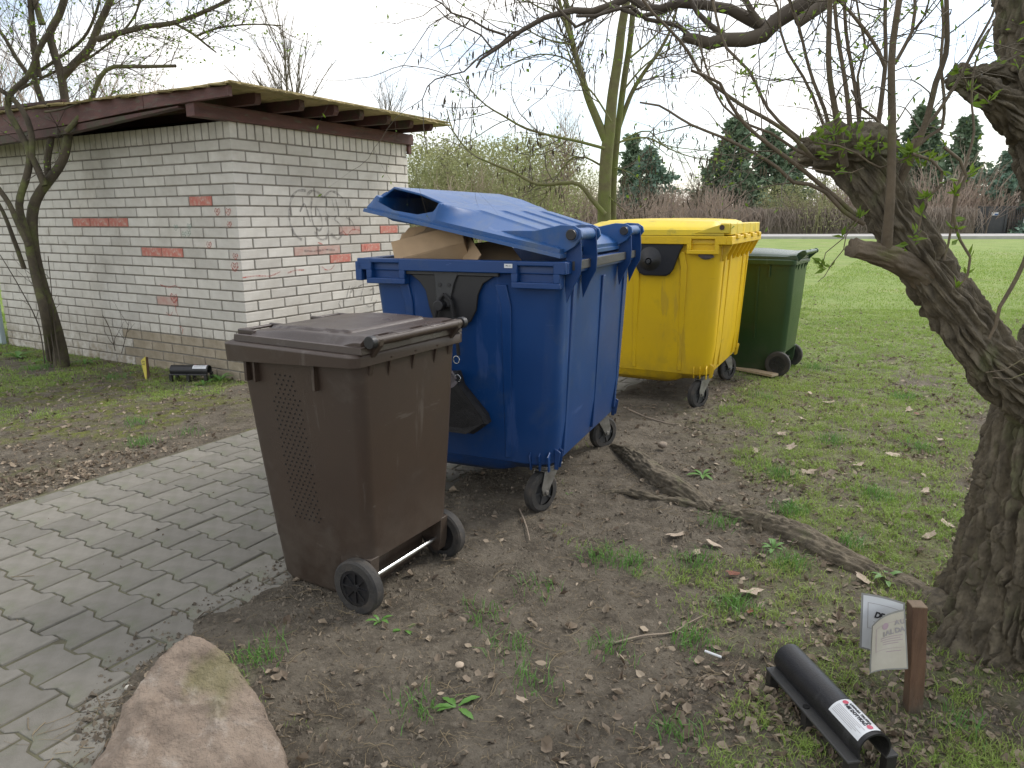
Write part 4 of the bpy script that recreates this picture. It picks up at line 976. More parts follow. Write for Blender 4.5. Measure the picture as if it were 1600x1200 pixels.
# a patch of green algae on its right shoulder
rmn = M['rock'].node_tree; n = rmn.nodes; l = rmn.links; bs = n['Principled BSDF']; src = bs.inputs['Base Color'].links[0].from_socket
tcn = n.new('ShaderNodeTexCoord'); vd = n.new('ShaderNodeVectorMath'); vd.operation = 'DISTANCE'; ctr = Vector(at(350, 1055, 1.68)) - RC; vd.inputs[1].default_value = ctr; l.new(tcn.outputs['Object'], vd.inputs[0])
nz_ = n.new('ShaderNodeTexNoise'); nz_.inputs['Scale'].default_value = 14; nz_.inputs['Detail'].default_value = 5; l.new(tcn.outputs['Object'], nz_.inputs['Vector'])
ad = n.new('ShaderNodeMath'); ad.operation = 'MULTIPLY_ADD'; l.new(nz_.outputs[0], ad.inputs[0]); ad.inputs[1].default_value = -.22; l.new(vd.outputs['Value'], ad.inputs[2])
mr = n.new('ShaderNodeMapRange'); mr.inputs[1].default_value = .005; mr.inputs[2].default_value = -.06; mr.inputs[3].default_value = 0; mr.inputs[4].default_value = .55; l.new(ad.outputs[0], mr.inputs[0])
mxn = n.new('ShaderNodeMix'); mxn.data_type = 'RGBA'; l.new(mr.outputs[0], mxn.inputs[0]); l.new(src, mxn.inputs[6]); mxn.inputs[7].default_value = (.15, .15, .045, 1); l.new(mxn.outputs[2], bs.inputs['Base Color'])
tag(o, 'reddish sandstone boulder with a green algae patch beside the paving', 'boulder')

# ------------------------------------------------------------------ bait tubes
def bait_tube(loc, yaw, L, label, group, grp_, r=.046, wr=True):
    root = empty('bait_tube', loc, yaw, label, 'bait box', grp_)
    zc = .085; m = MB(); n = 26; a0, a1 = math.radians(-35), math.radians(215)
    ang = [a0 + (a1 - a0) * k / n for k in range(n + 1)]
    sec = [(r * math.cos(a), zc + r * math.sin(a)) for a in ang] + [((r - .005) * math.cos(a), zc + (r - .005) * math.sin(a)) for a in reversed(ang)]
    m.loft([[(x, p[0], p[1]) for p in sec] for x in (-L / 2, L / 2)], True, True)
    sh = m.obj('shell', M['black'], root, smooth=True, angle=40)
    f = MB(); 
    for s in (-1, 1):
        f.box(-L / 2, L / 2, min(s * .036, s * .072), max(s * .036, s * .072), .052, .060)
    f.obj('flange', M['dark'], root, bevel=.002)
    for x in (-L / 2 + .012, 0, L / 2 - .012):
        for s in (-1, 1): MB().box(x - .012, x + .012, min(s * .040, s * .068), max(s * .040, s * .068), -.01, .0525).obj('foot', M['black'], root)
    MB().cyl((-.01, -.056, .0595), (-.01, -.056, .063), .009, n=16).obj('screw_hole', M['hole'], root)
    # label wrapped over the shell
    lx0, lx1 = L / 2 - .135, L / 2 - .012; rr_ = r + .0012; A0, A1 = math.radians(62), math.radians(152); k = 14
    lb = MB(); rings = []
    vs_ = []; 
    for x in (lx0, lx1):
        for i in range(k + 1):
            a = A0 + (A1 - A0) * i / k; vs_.append((x, -rr_ * math.cos(a) * -1, zc + rr_ * math.sin(a)))
    vs_ = [(x, rr_ * math.cos(A0 + (A1 - A0) * i / k), zc + rr_ * math.sin(A0 + (A1 - A0) * i / k)) for x in (lx0, lx1) for i in range(k + 1)]
    lb.add(vs_, [(i, i + 1, k + 1 + i + 1, k + 1 + i) for i in range(k)]); lab = lb.obj('label', M['white'], sh, smooth=True)
    def lp(x, v, e=.0008): a = A0 + (A1 - A0) * v; return (x, (rr_ + e) * math.cos(a), zc + (rr_ + e) * math.sin(a))
    def lm(x, v):
        a = A0 + (A1 - A0) * v; p = lp(x, v); return frame_m(p, (1, 0, 0), (0, math.sin(a), -math.cos(a)))
    if wr:
        text_mesh('label_print', 'UWAGA TRUTKA', .0105, M['print'], lab, lm((lx0 + lx1) / 2, .22), .0002)
        text_mesh('label_print', 'NIE DOTYKAĆ', .0125, M['print'], lab, lm((lx0 + lx1) / 2, .40), .0005)
        ln = MB()
        for i in range(6):
            v = .56 + i * .06; p0 = lp(lx0 + .008, v); p1 = lp(lx1 - .008 - .012 * (i % 3), v); p2 = lp(lx1 - .008 - .012 * (i % 3), v + .014); p3 = lp(lx0 + .008, v + .014); ln.add([p0, p1, p2, p3], [(0, 1, 2, 3)])
        ln.obj('label_lines', M['ink'], lab)
        for x in (lx0 + .012, lx1 - .012):
            c = MB(); c.add([lp(x + .0075 * math.cos(2 * math.pi * j / 16), .33 + .105 * math.sin(2 * math.pi * j / 16), .001) for j in range(16)], [tuple(range(16))]); c.obj('warning_mark', M['redink'], lab)
    return root
tf, tn = gr(1218, 1062), gr(1349, 1212)
bait_tube(((tf[0] + tn[0]) / 2 + .02, (tf[1] + tn[1]) / 2 + .0, -.008), math.degrees(math.atan2(tn[1] - tf[1], tn[0] - tf[0])), .40, 'black half-round bait tube with a white label, lying near the sign post', None, 'black bait tubes')
a, b = gr(272, 590), gr(328, 596)
bait_tube(((a[0] + b[0]) / 2, (a[1] + b[1]) / 2, .0), -3, .34, 'black bait tube with a white label, lying at the foot of the brick shed', None, 'black bait tubes', wr=True)

# ------------------------------------------------------------------ sign post with two laminated sheets
ps = empty('sign_post', (1.160, 1.825, 0), 0, 'short brown wooden post carrying two laminated notices beside the big tree', 'sign post')
m = MB(); m.loft([[(x, y, z) for x, y in ((-.020 + dx, -.017), (.020 + dx, -.022), (.024 + dx, .017), (-.016 + dx, .021))] for z, dx in ((-.05, 0), (.15, -.012), (.330, -.030))], True, False); m.obj('post', M['post'], ps, bevel=.002)
MB().loft([[(x - .030, y, .3302) for x, y in ((-.020, -.017), (.020, -.022), (.024, .017), (-.016, .021))], [(x * .96 - .030, y * .96, .333) for x, y in ((-.020, -.017), (.020, -.022), (.024, .017), (-.016, .021))]], False, True).obj('post_top', M['endgrain'], ps)
PO = Vector((1.160, 1.825, 0))
def sheet(name, c, mat_, mz, curl, parent):
    """c: four corners TL TR BR BL (world); mz: sheet inset"""
    TL, TR, BR, BL_ = [Vector(q) - PO for q in c]; nrm = (TR - TL).cross(BL_ - TL).normalized()
    def P(u, v, e=0.0): 
        p = (TL * (1 - u) + TR * u) * (1 - v) + (BL_ * (1 - u) + BR * u) * v
        return p + nrm * (curl(u, v) - e)
    n_u, n_v = 14, 14
    def patch(u0, u1, v0, v1, e, mt, nm, par):
        m = MB(); g = [tuple(P(u0 + (u1 - u0) * i / n_u, v0 + (v1 - v0) * j / n_v, e)) for i in range(n_u + 1) for j in range(n_v + 1)]
        m.add(g, [(i * (n_v + 1) + j, (i + 1) * (n_v + 1) + j, (i + 1) * (n_v + 1) + j + 1, i * (n_v + 1) + j + 1) for i in range(n_u) for j in range(n_v)])
        return m.obj(nm, mt, par, smooth=True)
    film = patch(0, 1, 0, 1, 0, M['plasticfilm'], name, parent)
    pap = patch(mz, 1 - mz, mz * .7, 1 - mz * .7, +.0012, mat_, 'paper', film)
    return P, patch, film, pap, nrm
s1 = (at(1346, 926, 1.84), at(1416, 944, 1.83), at(1414, 1036, 1.83), at(1343, 1012, 1.84))
P1, patch1, film1, pap1, nr1 = sheet('notice_sheet', s1, M['white'], .045, lambda u, v: .012 * math.sin(u * 2.6) * (1 - .5 * v), ps)
s2 = (at(1362, 978, 1.76), at(1415, 952, 1.80), at(1414, 1042, 1.80), at(1364, 1057, 1.765))
P2, patch2, film2, pap2, nr2 = sheet('notice_sheet', s2, M['cream'], .04, lambda u, v: .014 * math.sin(u * 3.0 + v), ps)
def on_sheet(Pf, nr, u, v, e=.0026):
    o_ = Pf(u, v, e); ex = Pf(u + .04, v, e) - Pf(u - .04, v, e); ey = Pf(u, v - .04, e) - Pf(u, v + .04, e); return frame_m(o_, ex, ey)
def word_on(Pf, nr, word, u, v, adv, size, mt, par, bold, slope=0.0):
    for ch in word:
        text_mesh('print_letter', ch, size, mt, par, on_sheet(Pf, nr, u, v), bold, .0002, 'LEFT'); u += adv * (.55 if ch == 'I' else 1); v += slope
def lines(patch, par, rects, mt):
    for (u0, u1, v0, v1) in rects: patch(u0, u1, v0, v1, .0020, mt, 'print_line', par)
lines(patch1, film1, ((.16, .90, .145, .152), (.16, .172, .145, .60), (.16, .90, .59, .597), (.30, .80, .46, .468), (.34, .7, .52, .527)), M['ink'])
word_on(P1, nr1, 'DEPT', .33, .34, .120, .024, M['print'], film1, .0010)
text_mesh('print_word', 'ul.', .011, M['print'], film1, on_sheet(P1, nr1, .80, .22), .0002, .0002)
lines(patch2, film2, ((.20, .92, .16, .165), (.20, .215, .16, .62), (.20, .92, .61, .615), (.36, .9, .40, .41), (.36, .85, .44, .45), (.42, .9, .48, .49), (.42, .8, .52, .53), (.5, .85, .66, .67)), M['pinkink'])
word_on(P2, nr2, 'IALDA', .44, .34, .115, .020, M['ink'], film2, .0008, -.006)
word_on(P2, nr2, 'AU', .74, .19, .12, .019, M['ink'], film2, .0006)
m = MB(); m.add([tuple(P2(.50 + .09 * math.cos(k * math.pi / 6), .20 + .06 * math.sin(k * math.pi / 6), .002)) for k in range(12)], [tuple(range(12))]); m.obj('print_mark', M['pinkink'], film2)

# yellow marker by the shed
ys = empty('marker_stake', gr(230, 590), 60, 'small yellow card on a dark stake at the foot of the brick shed', 'marker')
MB().box(-.012, .012, -.03, -.006, -.03, .19).obj('stake', M['post'], ys, bevel=.002)
c_o = MB(); c_o.prism([(-.035, .20), (.035, .155), (.022, .08), (.0, -.02), (-.018, -.02), (-.028, .08)], lambda A, B, d: (d, A, B), -.018, -.014); yc = c_o.obj('card', M['yellowsign'], ys)
m = MB()
for z in (.12, .135, .15): m.box(-.0195, -.0182, -.02, .02, z, z + .005)
m.obj('card_lines', M['print'], yc)
# board and small bits on the ground
bd = empty('wooden_board', (0, 0, 0), 0); bpy.data.objects.remove(bd)
a, b = gr(1146, 578), gr(1212, 591); L_ = math.hypot(b[0] - a[0], b[1] - a[1]); m = MB().box(-L_ / 2 - .08, L_ / 2, -.05, .05, .0, .022)
o = m.obj('wooden_board', M['lawnboard'], None, bevel=.002); o.location = ((a[0] + b[0]) / 2, (a[1] + b[1]) / 2 + .02, .012); o.rotation_euler = (0, 0, math.atan2(b[1] - a[1], b[0] - a[0])); tag(o, 'bare wooden board on the ground against the green bin wheel', 'board')
def pebble(name, loc, sz, mt, label, cat, seed=1):
    bm = bmesh.new(); bmesh.ops.create_icosphere(bm, subdivisions=3, radius=1); c0 = np.array([v.co[:] for v in bm.verts]); k = .8 + .4 * fbm(c0 * 1.3 + seed * 7, 3, seed)
    for v, q in zip(bm.verts, k): v.co = Vector((v.co.x * sz[0] * q, v.co.y * sz[1] * q, v.co.z * sz[2] * q))
    me = bpy.data.meshes.new(name); bm.to_mesh(me); bm.free(); me.materials.append(mt); me.polygons.foreach_set('use_smooth', [True] * len(me.polygons))
    o = bpy.data.objects.new(name, me); link(o); o.location = loc; return tag(o, label, cat)
g = gr(1035, 700); pebble('stone', (g[0], g[1], .02), (.03, .025, .02), M['stone'], 'pale stone on the bare soil below the yellow container', 'stone')
g = gr(201, 1078); pebble('snail_shell', (g[0], g[1], .008), (.011, .009, .009), M['cream'], 'tiny pale snail shell on a paver left of the boulder', 'shell', 2)
g = gr(718, 1044); pebble('leaf_scrap', (g[0], g[1], .012), (.014, .016, .006), M['leafpale'], 'small pale yellow leaf scrap on the bare soil below the brown bin', 'leaf', 3)
a, b = gr(1101, 1023), gr(1127, 1032); m = MB().cyl((a[0], a[1], .014), (b[0], b[1], .012), .004, n=10); o = m.obj('cigarette_end', M['white'], None); tag(o, 'thin white stick lying in the grass left of the bait tube', 'litter')

# ------------------------------------------------------------------ trees
def grow(out, p, d, L, r, lev, rng, seg=.12, wig=.18, up=.05, nch=5, spread=.8, shrink=.55, tmin=.2, rend=.35, leafs=None):
    n = max(3, int(L / seg)); pts = [np.array(p, float)]; dd = np.array(d, float); dd /= np.linalg.norm(dd); dirs = []
    for i in range(n):
        dd = dd + rng.normal(0, wig, 3) * .6 + np.array([0, 0, up]); dd /= np.linalg.norm(dd); dirs.append(dd.copy()); pts.append(pts[-1] + dd * L / n)
    rad = [r * (1 - (1 - rend) * i / n) for i in range(n + 1)]
    out.append((pts, rad))
    if leafs is not None and lev <= 0: leafs += [(pts[i], dirs[min(i, n - 1)]) for i in range(1, n + 1)]
    if lev > 0:
        for k in range(nch):
            t = tmin + (1 - tmin) * (k + rng.uniform(0, 1)) / nch; i = min(int(t * n), n - 1)
            a = rng.normal(0, 1, 3); a -= dirs[i] * a.dot(dirs[i]); a /= np.linalg.norm(a) + 1e-9
            nd = dirs[i] * math.cos(spread) + a * math.sin(spread)
            grow(out, pts[i], nd, L * shrink * rng.uniform(.6, 1.2) * (1.1 - .5 * t), rad[i] * .6, lev - 1, rng, seg, wig, up, nch, spread, shrink, tmin, rend, leafs)
def spray(out, limb, rng, n, L, r, lev, bias=(0, 0, .3), **kw):
    pts = [np.array(p) for p in limb[0]]
    for k in range(n):
        i = rng.randint(int(len(pts) * kw.get('t0', .25)), len(pts) - 1); t = pts[min(i + 1, len(pts) - 1)] - pts[i - 1]; t /= np.linalg.norm(t) + 1e-9
        a = rng.normal(0, 1, 3); a -= t * a.dot(t); a /= np.linalg.norm(a) + 1e-9; d = t * .6 + a * .8 + np.array(bias)
        kk = {q: v for q, v in kw.items() if q != 't0'}
        grow(out, pts[i], d, L * rng.uniform(.5, 1.2), min(r, limb[1][i] * .7), lev, rng, **kk)
def clumps(centers, dirs, size, rng, per=2, droop=0, w=.35, asp=1.0):
    """small leaf blades: V, T"""
    C = np.repeat(np.array(centers), per, 0); n = len(C); Dd = np.repeat(np.array(dirs), per, 0) + rng.normal(0, .7, (n, 3)); Dd[:, 2] -= droop
    Dd /= np.linalg.norm(Dd, axis=1, keepdims=True); s = size * rng.uniform(.5, 1.3, n)[:, None]
    A = np.cross(Dd, rng.normal(0, 1, (n, 3))); A /= np.linalg.norm(A, axis=1, keepdims=True) + 1e-9; C = C + rng.normal(0, size * .15, (n, 3)); B = np.cross(Dd, A)
    V = np.stack([C, C + Dd * s * .5 + A * s * w + B * s * .08, C + Dd * s, C + Dd * s * .5 - A * s * w + B * s * .08], 1).reshape(-1, 3); b = np.arange(n) * 4
    return V, np.concatenate([np.stack([b, b + 1, b + 2], -1), np.stack([b, b + 2, b + 3], -1)])
def limb(px, Y, r, step=.06):
    """pixel polyline at distance Y (or list of distances)"""
    Ys = Y if isinstance(Y, (list, tuple)) else [Y] * len(px); pts = [at(a, b, yy) for (a, b), yy in zip(px, Ys)]
    rs = np.interp(np.linspace(0, 1, len(px)), np.linspace(0, 1, len(r)), r); return catmull(pts, list(rs), step)

# tree in front of the shed's left end
lt = empty('small_tree', (-4.43, 6.93, 0), 0, 'multi-stemmed small tree with new buds in front of the left end of the brick shed', 'tree')
Yl = 6.75; main = []
main.append(limb([(97, 575), (93, 545), (80, 495), (66, 450), (55, 405), (50, 362), (52, 325), (63, 300), (82, 275), (98, 250), (106, 212), (103, 170), (96, 120), (84, 80), (78, 50), (92, 25), (108, -25)], [6.9, 6.88] + [Yl] * 15, [.072, .050, .041, .034, .028]))
main.append(limb([(80, 560), (72, 500), (55, 430), (42, 370), (30, 320), (42, 275), (46, 240), (30, 205), (12, 170), (18, 145), (45, 118), (62, 75), (76, 52)], [6.95] + [Yl - .1] * 12, [.044, .033, .028, .025, .022]))
main.append(limb([(98, 120), (118, 98), (140, 75), (152, 45), (166, 15), (182, -25)], Yl, [.034, .026]))
sub = []
sub.append(limb([(45, 385), (28, 350), (14, 318), (-10, 285), (-40, 250)], Yl - .2, [.024, .020]))
sub.append(limb([(38, 420), (20, 370), (4, 330), (-20, 290)], Yl + .2, [.022, .014]))
sub.append(limb([(70, 290), (58, 262), (50, 245), (50, 215), (42, 185), (32, 168), (15, 150), (0, 140)], Yl - .1, [.03, .02]))
sub.append(limb([(76, 285), (74, 250), (80, 215), (78, 190), (66, 160), (56, 130), (52, 110)], Yl + .1, [.03, .024]))
sub.append(limb([(104, 205), (125, 182), (142, 158), (152, 130), (165, 110), (178, 104), (225, 104), (275, 103)], Yl - .2, [.024, .013]))
sub.append(limb([(70, 175), (100, 170), (140, 155), (180, 155), (230, 158)], Yl - .25, [.010, .006]))
sub.append(limb([(152, 62), (185, 52), (225, 42), (270, 36), (305, 24), (350, 4), (380, -15)], Yl - .1, [.026, .014]))
sub.append(limb([(272, 36), (300, 52), (325, 72), (338, 82)], Yl - .1, [.014, .006]))
sub.append(limb([(308, 56), (340, 44), (390, 38), (440, 40)], Yl, [.010, .005]))
sub.append(limb([(60, 120), (52, 60), (48, 10), (44, -30)], Yl, [.03, .02])); sub.append(limb([(45, 118), (25, 90), (8, 60), (-15, 30)], Yl, [.02, .012]))
sub.append(limb([(66, 38), (60, 20), (50, -20)], Yl, [.03, .02]))
sub.append(limb([(40, 125), (90, 92), (130, 60), (150, 20), (160, -20)], Yl + .2, [.016, .01])); sub.append(limb([(30, 140), (90, 110), (140, 90), (200, 40), (220, 0)], Yl + .2, [.014, .008]))
tube_obj('trunk', main, 14, M['trunk'], lt)
tube_obj('limb', sub, 8, M['trunk'], lt)
rg = RS(21); tw = []; tips = []
for L_, n, le in ((main[0], 14, .7), (main[1], 10, .7), (main[2], 22, .9), (sub[4], 16, .55), (sub[6], 26, .7), (sub[7], 8, .4), (sub[8], 12, .45), (sub[9], 16, .7), (sub[10], 12, .6), (sub[12], 14, .7), (sub[13], 14, .7), (sub[5], 6, .3)):
    spray(tw, L_, rg, n, le, .0042, 2, (.12, 0, .18), seg=.09, wig=.22, nch=4, shrink=.55, leafs=tips, t0=.55 if L_ in main[:2] else .15)
tube_obj('twigs', tw, 3, M['dtwig'], lt)['kind'] = 'stuff'
k = rg.permutation(len(tips))[:2200]; V_, T_ = clumps([tips[i][0] for i in k], [tips[i][1] for i in k], .028, rg, 1, w=.35); V_ -= parent_loc(lt); o = nmesh('leaves', V_, T_, M['budleaf'], lt); o['kind'] = 'stuff'
# wiry stems at its foot
tw = []
for a, b, c in ((70, 545, 40), (60, 548, 0), (78, 552, 50), (85, 550, 75)):
    tw.append(limb([(a + 10, b + 20), (a, b - 40), ((a + c) / 2, b - 100), (c, b - 150)], 6.7, [.007, .004]))
tw.append(limb([(180, 548), (172, 515), (160, 492)], 6.8, [.005, .003])); tw.append(limb([(190, 552), (198, 520), (202, 500)], 6.8, [.005, .003]))
t2_ = []; 
for q in tw: spray(t2_, q, rg, 3, .25, .003, 0, (0, 0, .3), seg=.06)
tube_obj('wiry_stems', tw + t2_, 4, M['dtwig'], lt)

# tree behind the containers
mt = empty('alder_tree', (.98, 11.5, 0), 0, 'mossy forked alder with hanging catkins standing behind the blue container', 'tree')
Ym = 11.5; A_ = []
A_.append(limb([(945, 478), (945, 400), (944, 350), (945, 290), (948, 240), (952, 205), (957, 150), (966, 90), (972, 40), (985, -30)], Ym, [.19, .14, .125, .12, .10, .085, .07]))
A_.append(limb([(958, 400), (958, 300), (962, 240), (967, 190), (976, 120), (985, 60), (992, -20)], Ym + .15, [.07, .065, .06, .05]))
A_.append(limb([(946, 218), (930, 180), (918, 150), (908, 115), (898, 80), (890, 45), (880, -30)], Ym, [.085, .06, .045]))
A_.append(limb([(921, 158), (903, 95), (890, 55), (876, 10), (868, -30)], Ym - .3, [.04, .03]))
A_.append(limb([(965, 205), (985, 150), (1005, 115), (1030, 80), (1050, 40), (1065, -20)], Ym + .2, [.05, .035, .02]))
B_ = []
for px, rr_ in (([(945, 335), (925, 312), (905, 288), (880, 286), (840, 288), (800, 268), (765, 254), (735, 238), (708, 205), (698, 170)], [.05, .035, .022, .01]),
                ([(945, 232), (900, 220), (865, 213), (820, 200), (785, 180), (760, 165), (735, 140), (718, 115)], [.03, .02, .008]),
                ([(945, 262), (915, 246), (895, 246), (870, 275), (850, 310), (838, 318)], [.022, .008]),
                ([(968, 222), (1010, 215), (1045, 232), (1080, 245), (1130, 252)], [.02, .007]), ([(960, 262), (985, 270), (1008, 288)], [.014, .006]),
                ([(965, 225), (990, 210), (1015, 205), (1035, 225), (1070, 232), (1110, 236)], [.018, .006]),
                ([(955, 190), (930, 150), (905, 120), (880, 60)], [.02, .01]), ([(975, 140), (1010, 100), (1060, 70), (1090, 60)], [.02, .008]), ([(985, 90), (1030, 50), (1060, 0)], [.02, .01]),
                ([(908, 110), (880, 90), (840, 85), (800, 100), (770, 118)], [.018, .006]), ([(895, 70), (850, 60), (810, 40), (760, 30)], [.018, .006]), ([(885, 30), (840, 10), (790, -20)], [.018, .008]),
                ([(945, 300), (975, 330), (1000, 350)], [.012, .005])):
    B_.append(limb(px, Ym + random.uniform(-.5, .5), rr_, .1))
A_ = [(p, [q * .80 for q in r]) for p, r in A_]; B_ = [(p, [q * .8 for q in r]) for p, r in B_]
tube_obj('trunk', A_, 14, M['mtrunk'], mt); tube_obj('limb', B_, 7, M['mtrunk'], mt)
rg = RS(22); tw = []; tips = []
for q in B_: spray(tw, q, rg, 12, 1.0, .010, 1, (0, 0, .06), seg=.14, wig=.24, nch=4, shrink=.6, leafs=tips)
for q in A_[2:]: spray(tw, q, rg, 10, 1.3, .012, 1, (0, 0, .15), seg=.14, wig=.22, nch=5, shrink=.6, leafs=tips, t0=.3)
tube_obj('twigs', tw, 3, M['twig'], mt)['kind'] = 'stuff'
ct = [t for t in tips if rg.rand() < .16]; cat = []
for p, d in ct:
    for _ in range(rg.randint(1, 3)):
        p0 = np.array(p) + rg.normal(0, .04, 3); l_n = rg.uniform(.05, .13); cat.append(([p0, p0 + [rg.normal(0, .01), 0, -l_n * .4], p0 + [rg.normal(0, .012), 0, -l_n]], [.005, .011, .005]))
tube_obj('catkins', cat, 5, M['catkin'], mt)['kind'] = 'stuff'
k = rg.permutation(len(tips))[:260]; V_, T_ = clumps([tips[i][0] for i in k], [tips[i][1] for i in k], .06, rg, 1); V_ -= parent_loc(mt); nmesh('leaves', V_, T_, M['budleaf'], mt)['kind'] = 'stuff'

# ------------------------------------------------------------------ big old willow at the right
wl = empty('willow_tree', (1.75, 2.18, 0), 0, 'big old pollarded willow with furrowed bark, leaning limb and curly shoots at the right', 'tree')
def worley(P, seed):
    I = np.floor(P).astype(np.int64); f = P - I; F1 = np.full(len(P), 9.0); F2 = np.full(len(P), 9.0)
    for a in (-1, 0, 1):
        for b in (-1, 0, 1):
            for c in (-1, 0, 1):
                J = (I[:, 0] + a, I[:, 1] + b, I[:, 2] + c)
                d = (a + _hash(*J, seed) - f[:, 0]) ** 2 + (b + _hash(*J, seed + 31) - f[:, 1]) ** 2 + (c + _hash(*J, seed + 67) - f[:, 2]) ** 2
                F2 = np.minimum(F2, np.maximum(F1, d)); F1 = np.minimum(F1, d)
    return np.sqrt(F1), np.sqrt(F2)
def bark(pts, rad, nu, nv, amp, seed, name, mt_='bark', flare=None, cap=False, stretch=5.5, lump=.0, freq=1.0):
    P, R = catmull(pts, rad, .004); P = np.array(P); R = np.array(R); s = np.concatenate([[0], np.cumsum(np.linalg.norm(np.diff(P, axis=0), axis=1))])
    q = np.linspace(0, s[-1], nu); C = np.stack([np.interp(q, s, P[:, i]) for i in range(3)], -1); R = np.interp(q, s, R)
    T = np.gradient(C, axis=0); T /= np.linalg.norm(T, axis=1, keepdims=True); A = np.cross(T, [0.0, 1.0, 0.0]); A /= np.linalg.norm(A, axis=1, keepdims=True); B = np.cross(T, A)
    th = np.linspace(0, 2 * np.pi, nv, endpoint=False); U = np.repeat(q, nv); TH = np.tile(th, nu); RR = np.repeat(R, nv)
    # ridges: noise stretched along the stem, wrapped on a cylinder
    twist = U * 1.1; cx, cy = np.cos(TH + twist * .35), np.sin(TH + twist * .35); rm_ = np.mean(R)
    X = np.stack([cx * rm_ * 44 * freq, cy * rm_ * 44 * freq, U * 44 * freq / stretch], -1)
    wv = (fbm(np.stack([cx * rm_ * 14, cy * rm_ * 14, U * 9], -1), 3, seed + 40) - .5) * 1.7; X = X + wv[:, None]
    A1, A2 = worley(X * .80, seed); B1, B2 = worley(X * np.array([1.9, 1.9, 1.35]) + 5, seed + 2)
    fur = sst(.0, .42, A2 - A1); fin = sst(.0, .40, B2 - B1); n3 = vnoise(X * np.array([5, 5, 9]), seed + 3)
    brk = fbm(np.stack([cx * rm_ * 22, cy * rm_ * 22, U * 20], -1), 3, seed + 5)
    disp = (fur * .85 + fin * fur * .30 + n3 * .14 - .75) * amp * (.45 + 1.1 * brk)
    big = (fbm(np.stack([cx * 1.4, cy * 1.4, U * 2.2], -1), 3, seed + 7) - .5) * lump
    rad_ = RR * (1 + big) + disp
    if flare is not None: rad_ = rad_ + flare(U, TH)
    V = np.repeat(C, nv, 0) + (np.repeat(A, nv, 0) * np.cos(TH)[:, None] + np.repeat(B, nv, 0) * np.sin(TH)[:, None]) * rad_[:, None]
    i = np.arange(nu - 1)[:, None] * nv; j = np.arange(nv)[None]; j2 = (j + 1) % nv
    Q = np.stack([i + j, i + j2, i + nv + j2, i + nv + j], -1).reshape(-1, 4)
    if cap:
        c = len(V); V = np.concatenate([V, C[-1:] - T[-1:] * .004]); b = (nu - 1) * nv; jj = np.arange(nv); Q = np.concatenate([Q, np.stack([b + jj, b + (jj + 1) % nv, np.full(nv, c), np.full(nv, c)], -1)])
        me_ok = False
        T1 = np.concatenate([Q[:-nv][:, [0, 1, 2]], Q[:-nv][:, [0, 2, 3]], Q[-nv:][:, [0, 1, 2]]])
        return nmesh(name, V - parent_loc(wl), T1, M[mt_], wl, True)
    return nmesh(name, V - parent_loc(wl), Q, M[mt_], wl, True)
def flare(U, TH):
    f = np.exp(-U / .10) * .06 + np.exp(-U / .35) * .05
    return f * (1 + .8 * np.sin(TH * 5 + 1.2) + .4 * np.sin(TH * 3)) + (-.025 + .02 * np.sin(TH * 7 + U * 5)) * np.exp(-U / .5)
bark([(1.86, 2.20, -.08), (1.85, 2.18, .15), (1.835, 2.16, .4), (1.85, 2.16, .65), (1.90, 2.18, .85), (1.94, 2.22, 1.1)], [.335, .325, .315, .315, .30, .26], 520, 700, .036, 3, 'trunk', flare=flare, lump=.12, stretch=8.5, freq=1.15)
LP = [(1690, 690), (1628, 618), (1560, 560), (1497, 478), (1445, 400), (1405, 330), (1375, 280), (1345, 240), (1322, 214)]
bark([at(a - 10, b, y) for (a, b), y in zip(LP, [2.12, 2.07, 2.03, 2.02, 2.02, 2.04, 2.06, 2.09, 2.11])], [.104, .090, .076, .070, .068, .067, .072, .076, .055], 520, 380, .020, 11, 'leaning_limb', lump=.10, cap=True, stretch=8)
bark([at(a, b, y) for (a, b), y in zip([(1730, 760), (1716, 600), (1706, 450), (1696, 330), (1676, 220), (1656, 120), (1644, 0), (1636, -420)], [2.25, 2.3, 2.35, 2.38, 2.4, 2.42, 2.44, 2.46])], [.2, .18, .155, .15, .155, .155, .145, .14], 420, 320, .026, 23, 'upper_trunk', lump=.22)
bark([at(a, b, y) for (a, b), y in zip([(1640, 215), (1590, 180), (1550, 152), (1518, 132), (1488, 118)], [2.42, 2.38, 2.34, 2.32, 2.30])], [.09, .062, .045, .04, .030], 120, 120, .020, 31, 'broken_stub', cap=True, lump=.3)
bark([at(a, b, y) for (a, b), y in zip([(1600, 130), (1565, 108), (1520, 112)], [2.45, 2.42, 2.40])], [.04, .03, .008], 60, 60, .012, 33, 'broken_stub', lump=.3, cap=True)
bark([at(a, b, y) for (a, b), y in zip([(1440, 430), (1405, 408), (1372, 397), (1332, 388)], [2.0, 1.97, 1.95, 1.93])], [.040, .033, .028, .027], 80, 90, .006, 37, 'sawn_stub', mt_='shoot', cap=True, lump=.1)
# ragged burr round the pollard head
rg = RS(9); q = MB()
bm = bmesh.new(); bmesh.ops.create_icosphere(bm, subdivisions=5, radius=1); c0 = np.array([v.co[:] for v in bm.verts]); dd = 1 + (fbm(c0 * 2.5, 4, 61) - .5) * .9 + (1 - np.abs(2 * vnoise(c0 * 6, 62) - 1)) * .25 + (1 - np.abs(2 * vnoise(c0 * 14, 63) - 1)) * .14
ctr = np.array(at(1325, 232, 2.09)); me = bpy.data.meshes.new('burr'); V_ = c0 * dd[:, None] * np.array([.10, .085, .050]) + ctr - parent_loc(wl)
for v, p in zip(bm.verts, V_): v.co = p
bm.to_mesh(me); bm.free(); me.materials.append(M['bark']); me.polygons.foreach_set('use_smooth', [True] * len(me.polygons)); link(bpy.data.objects.new('burr', me), wl)
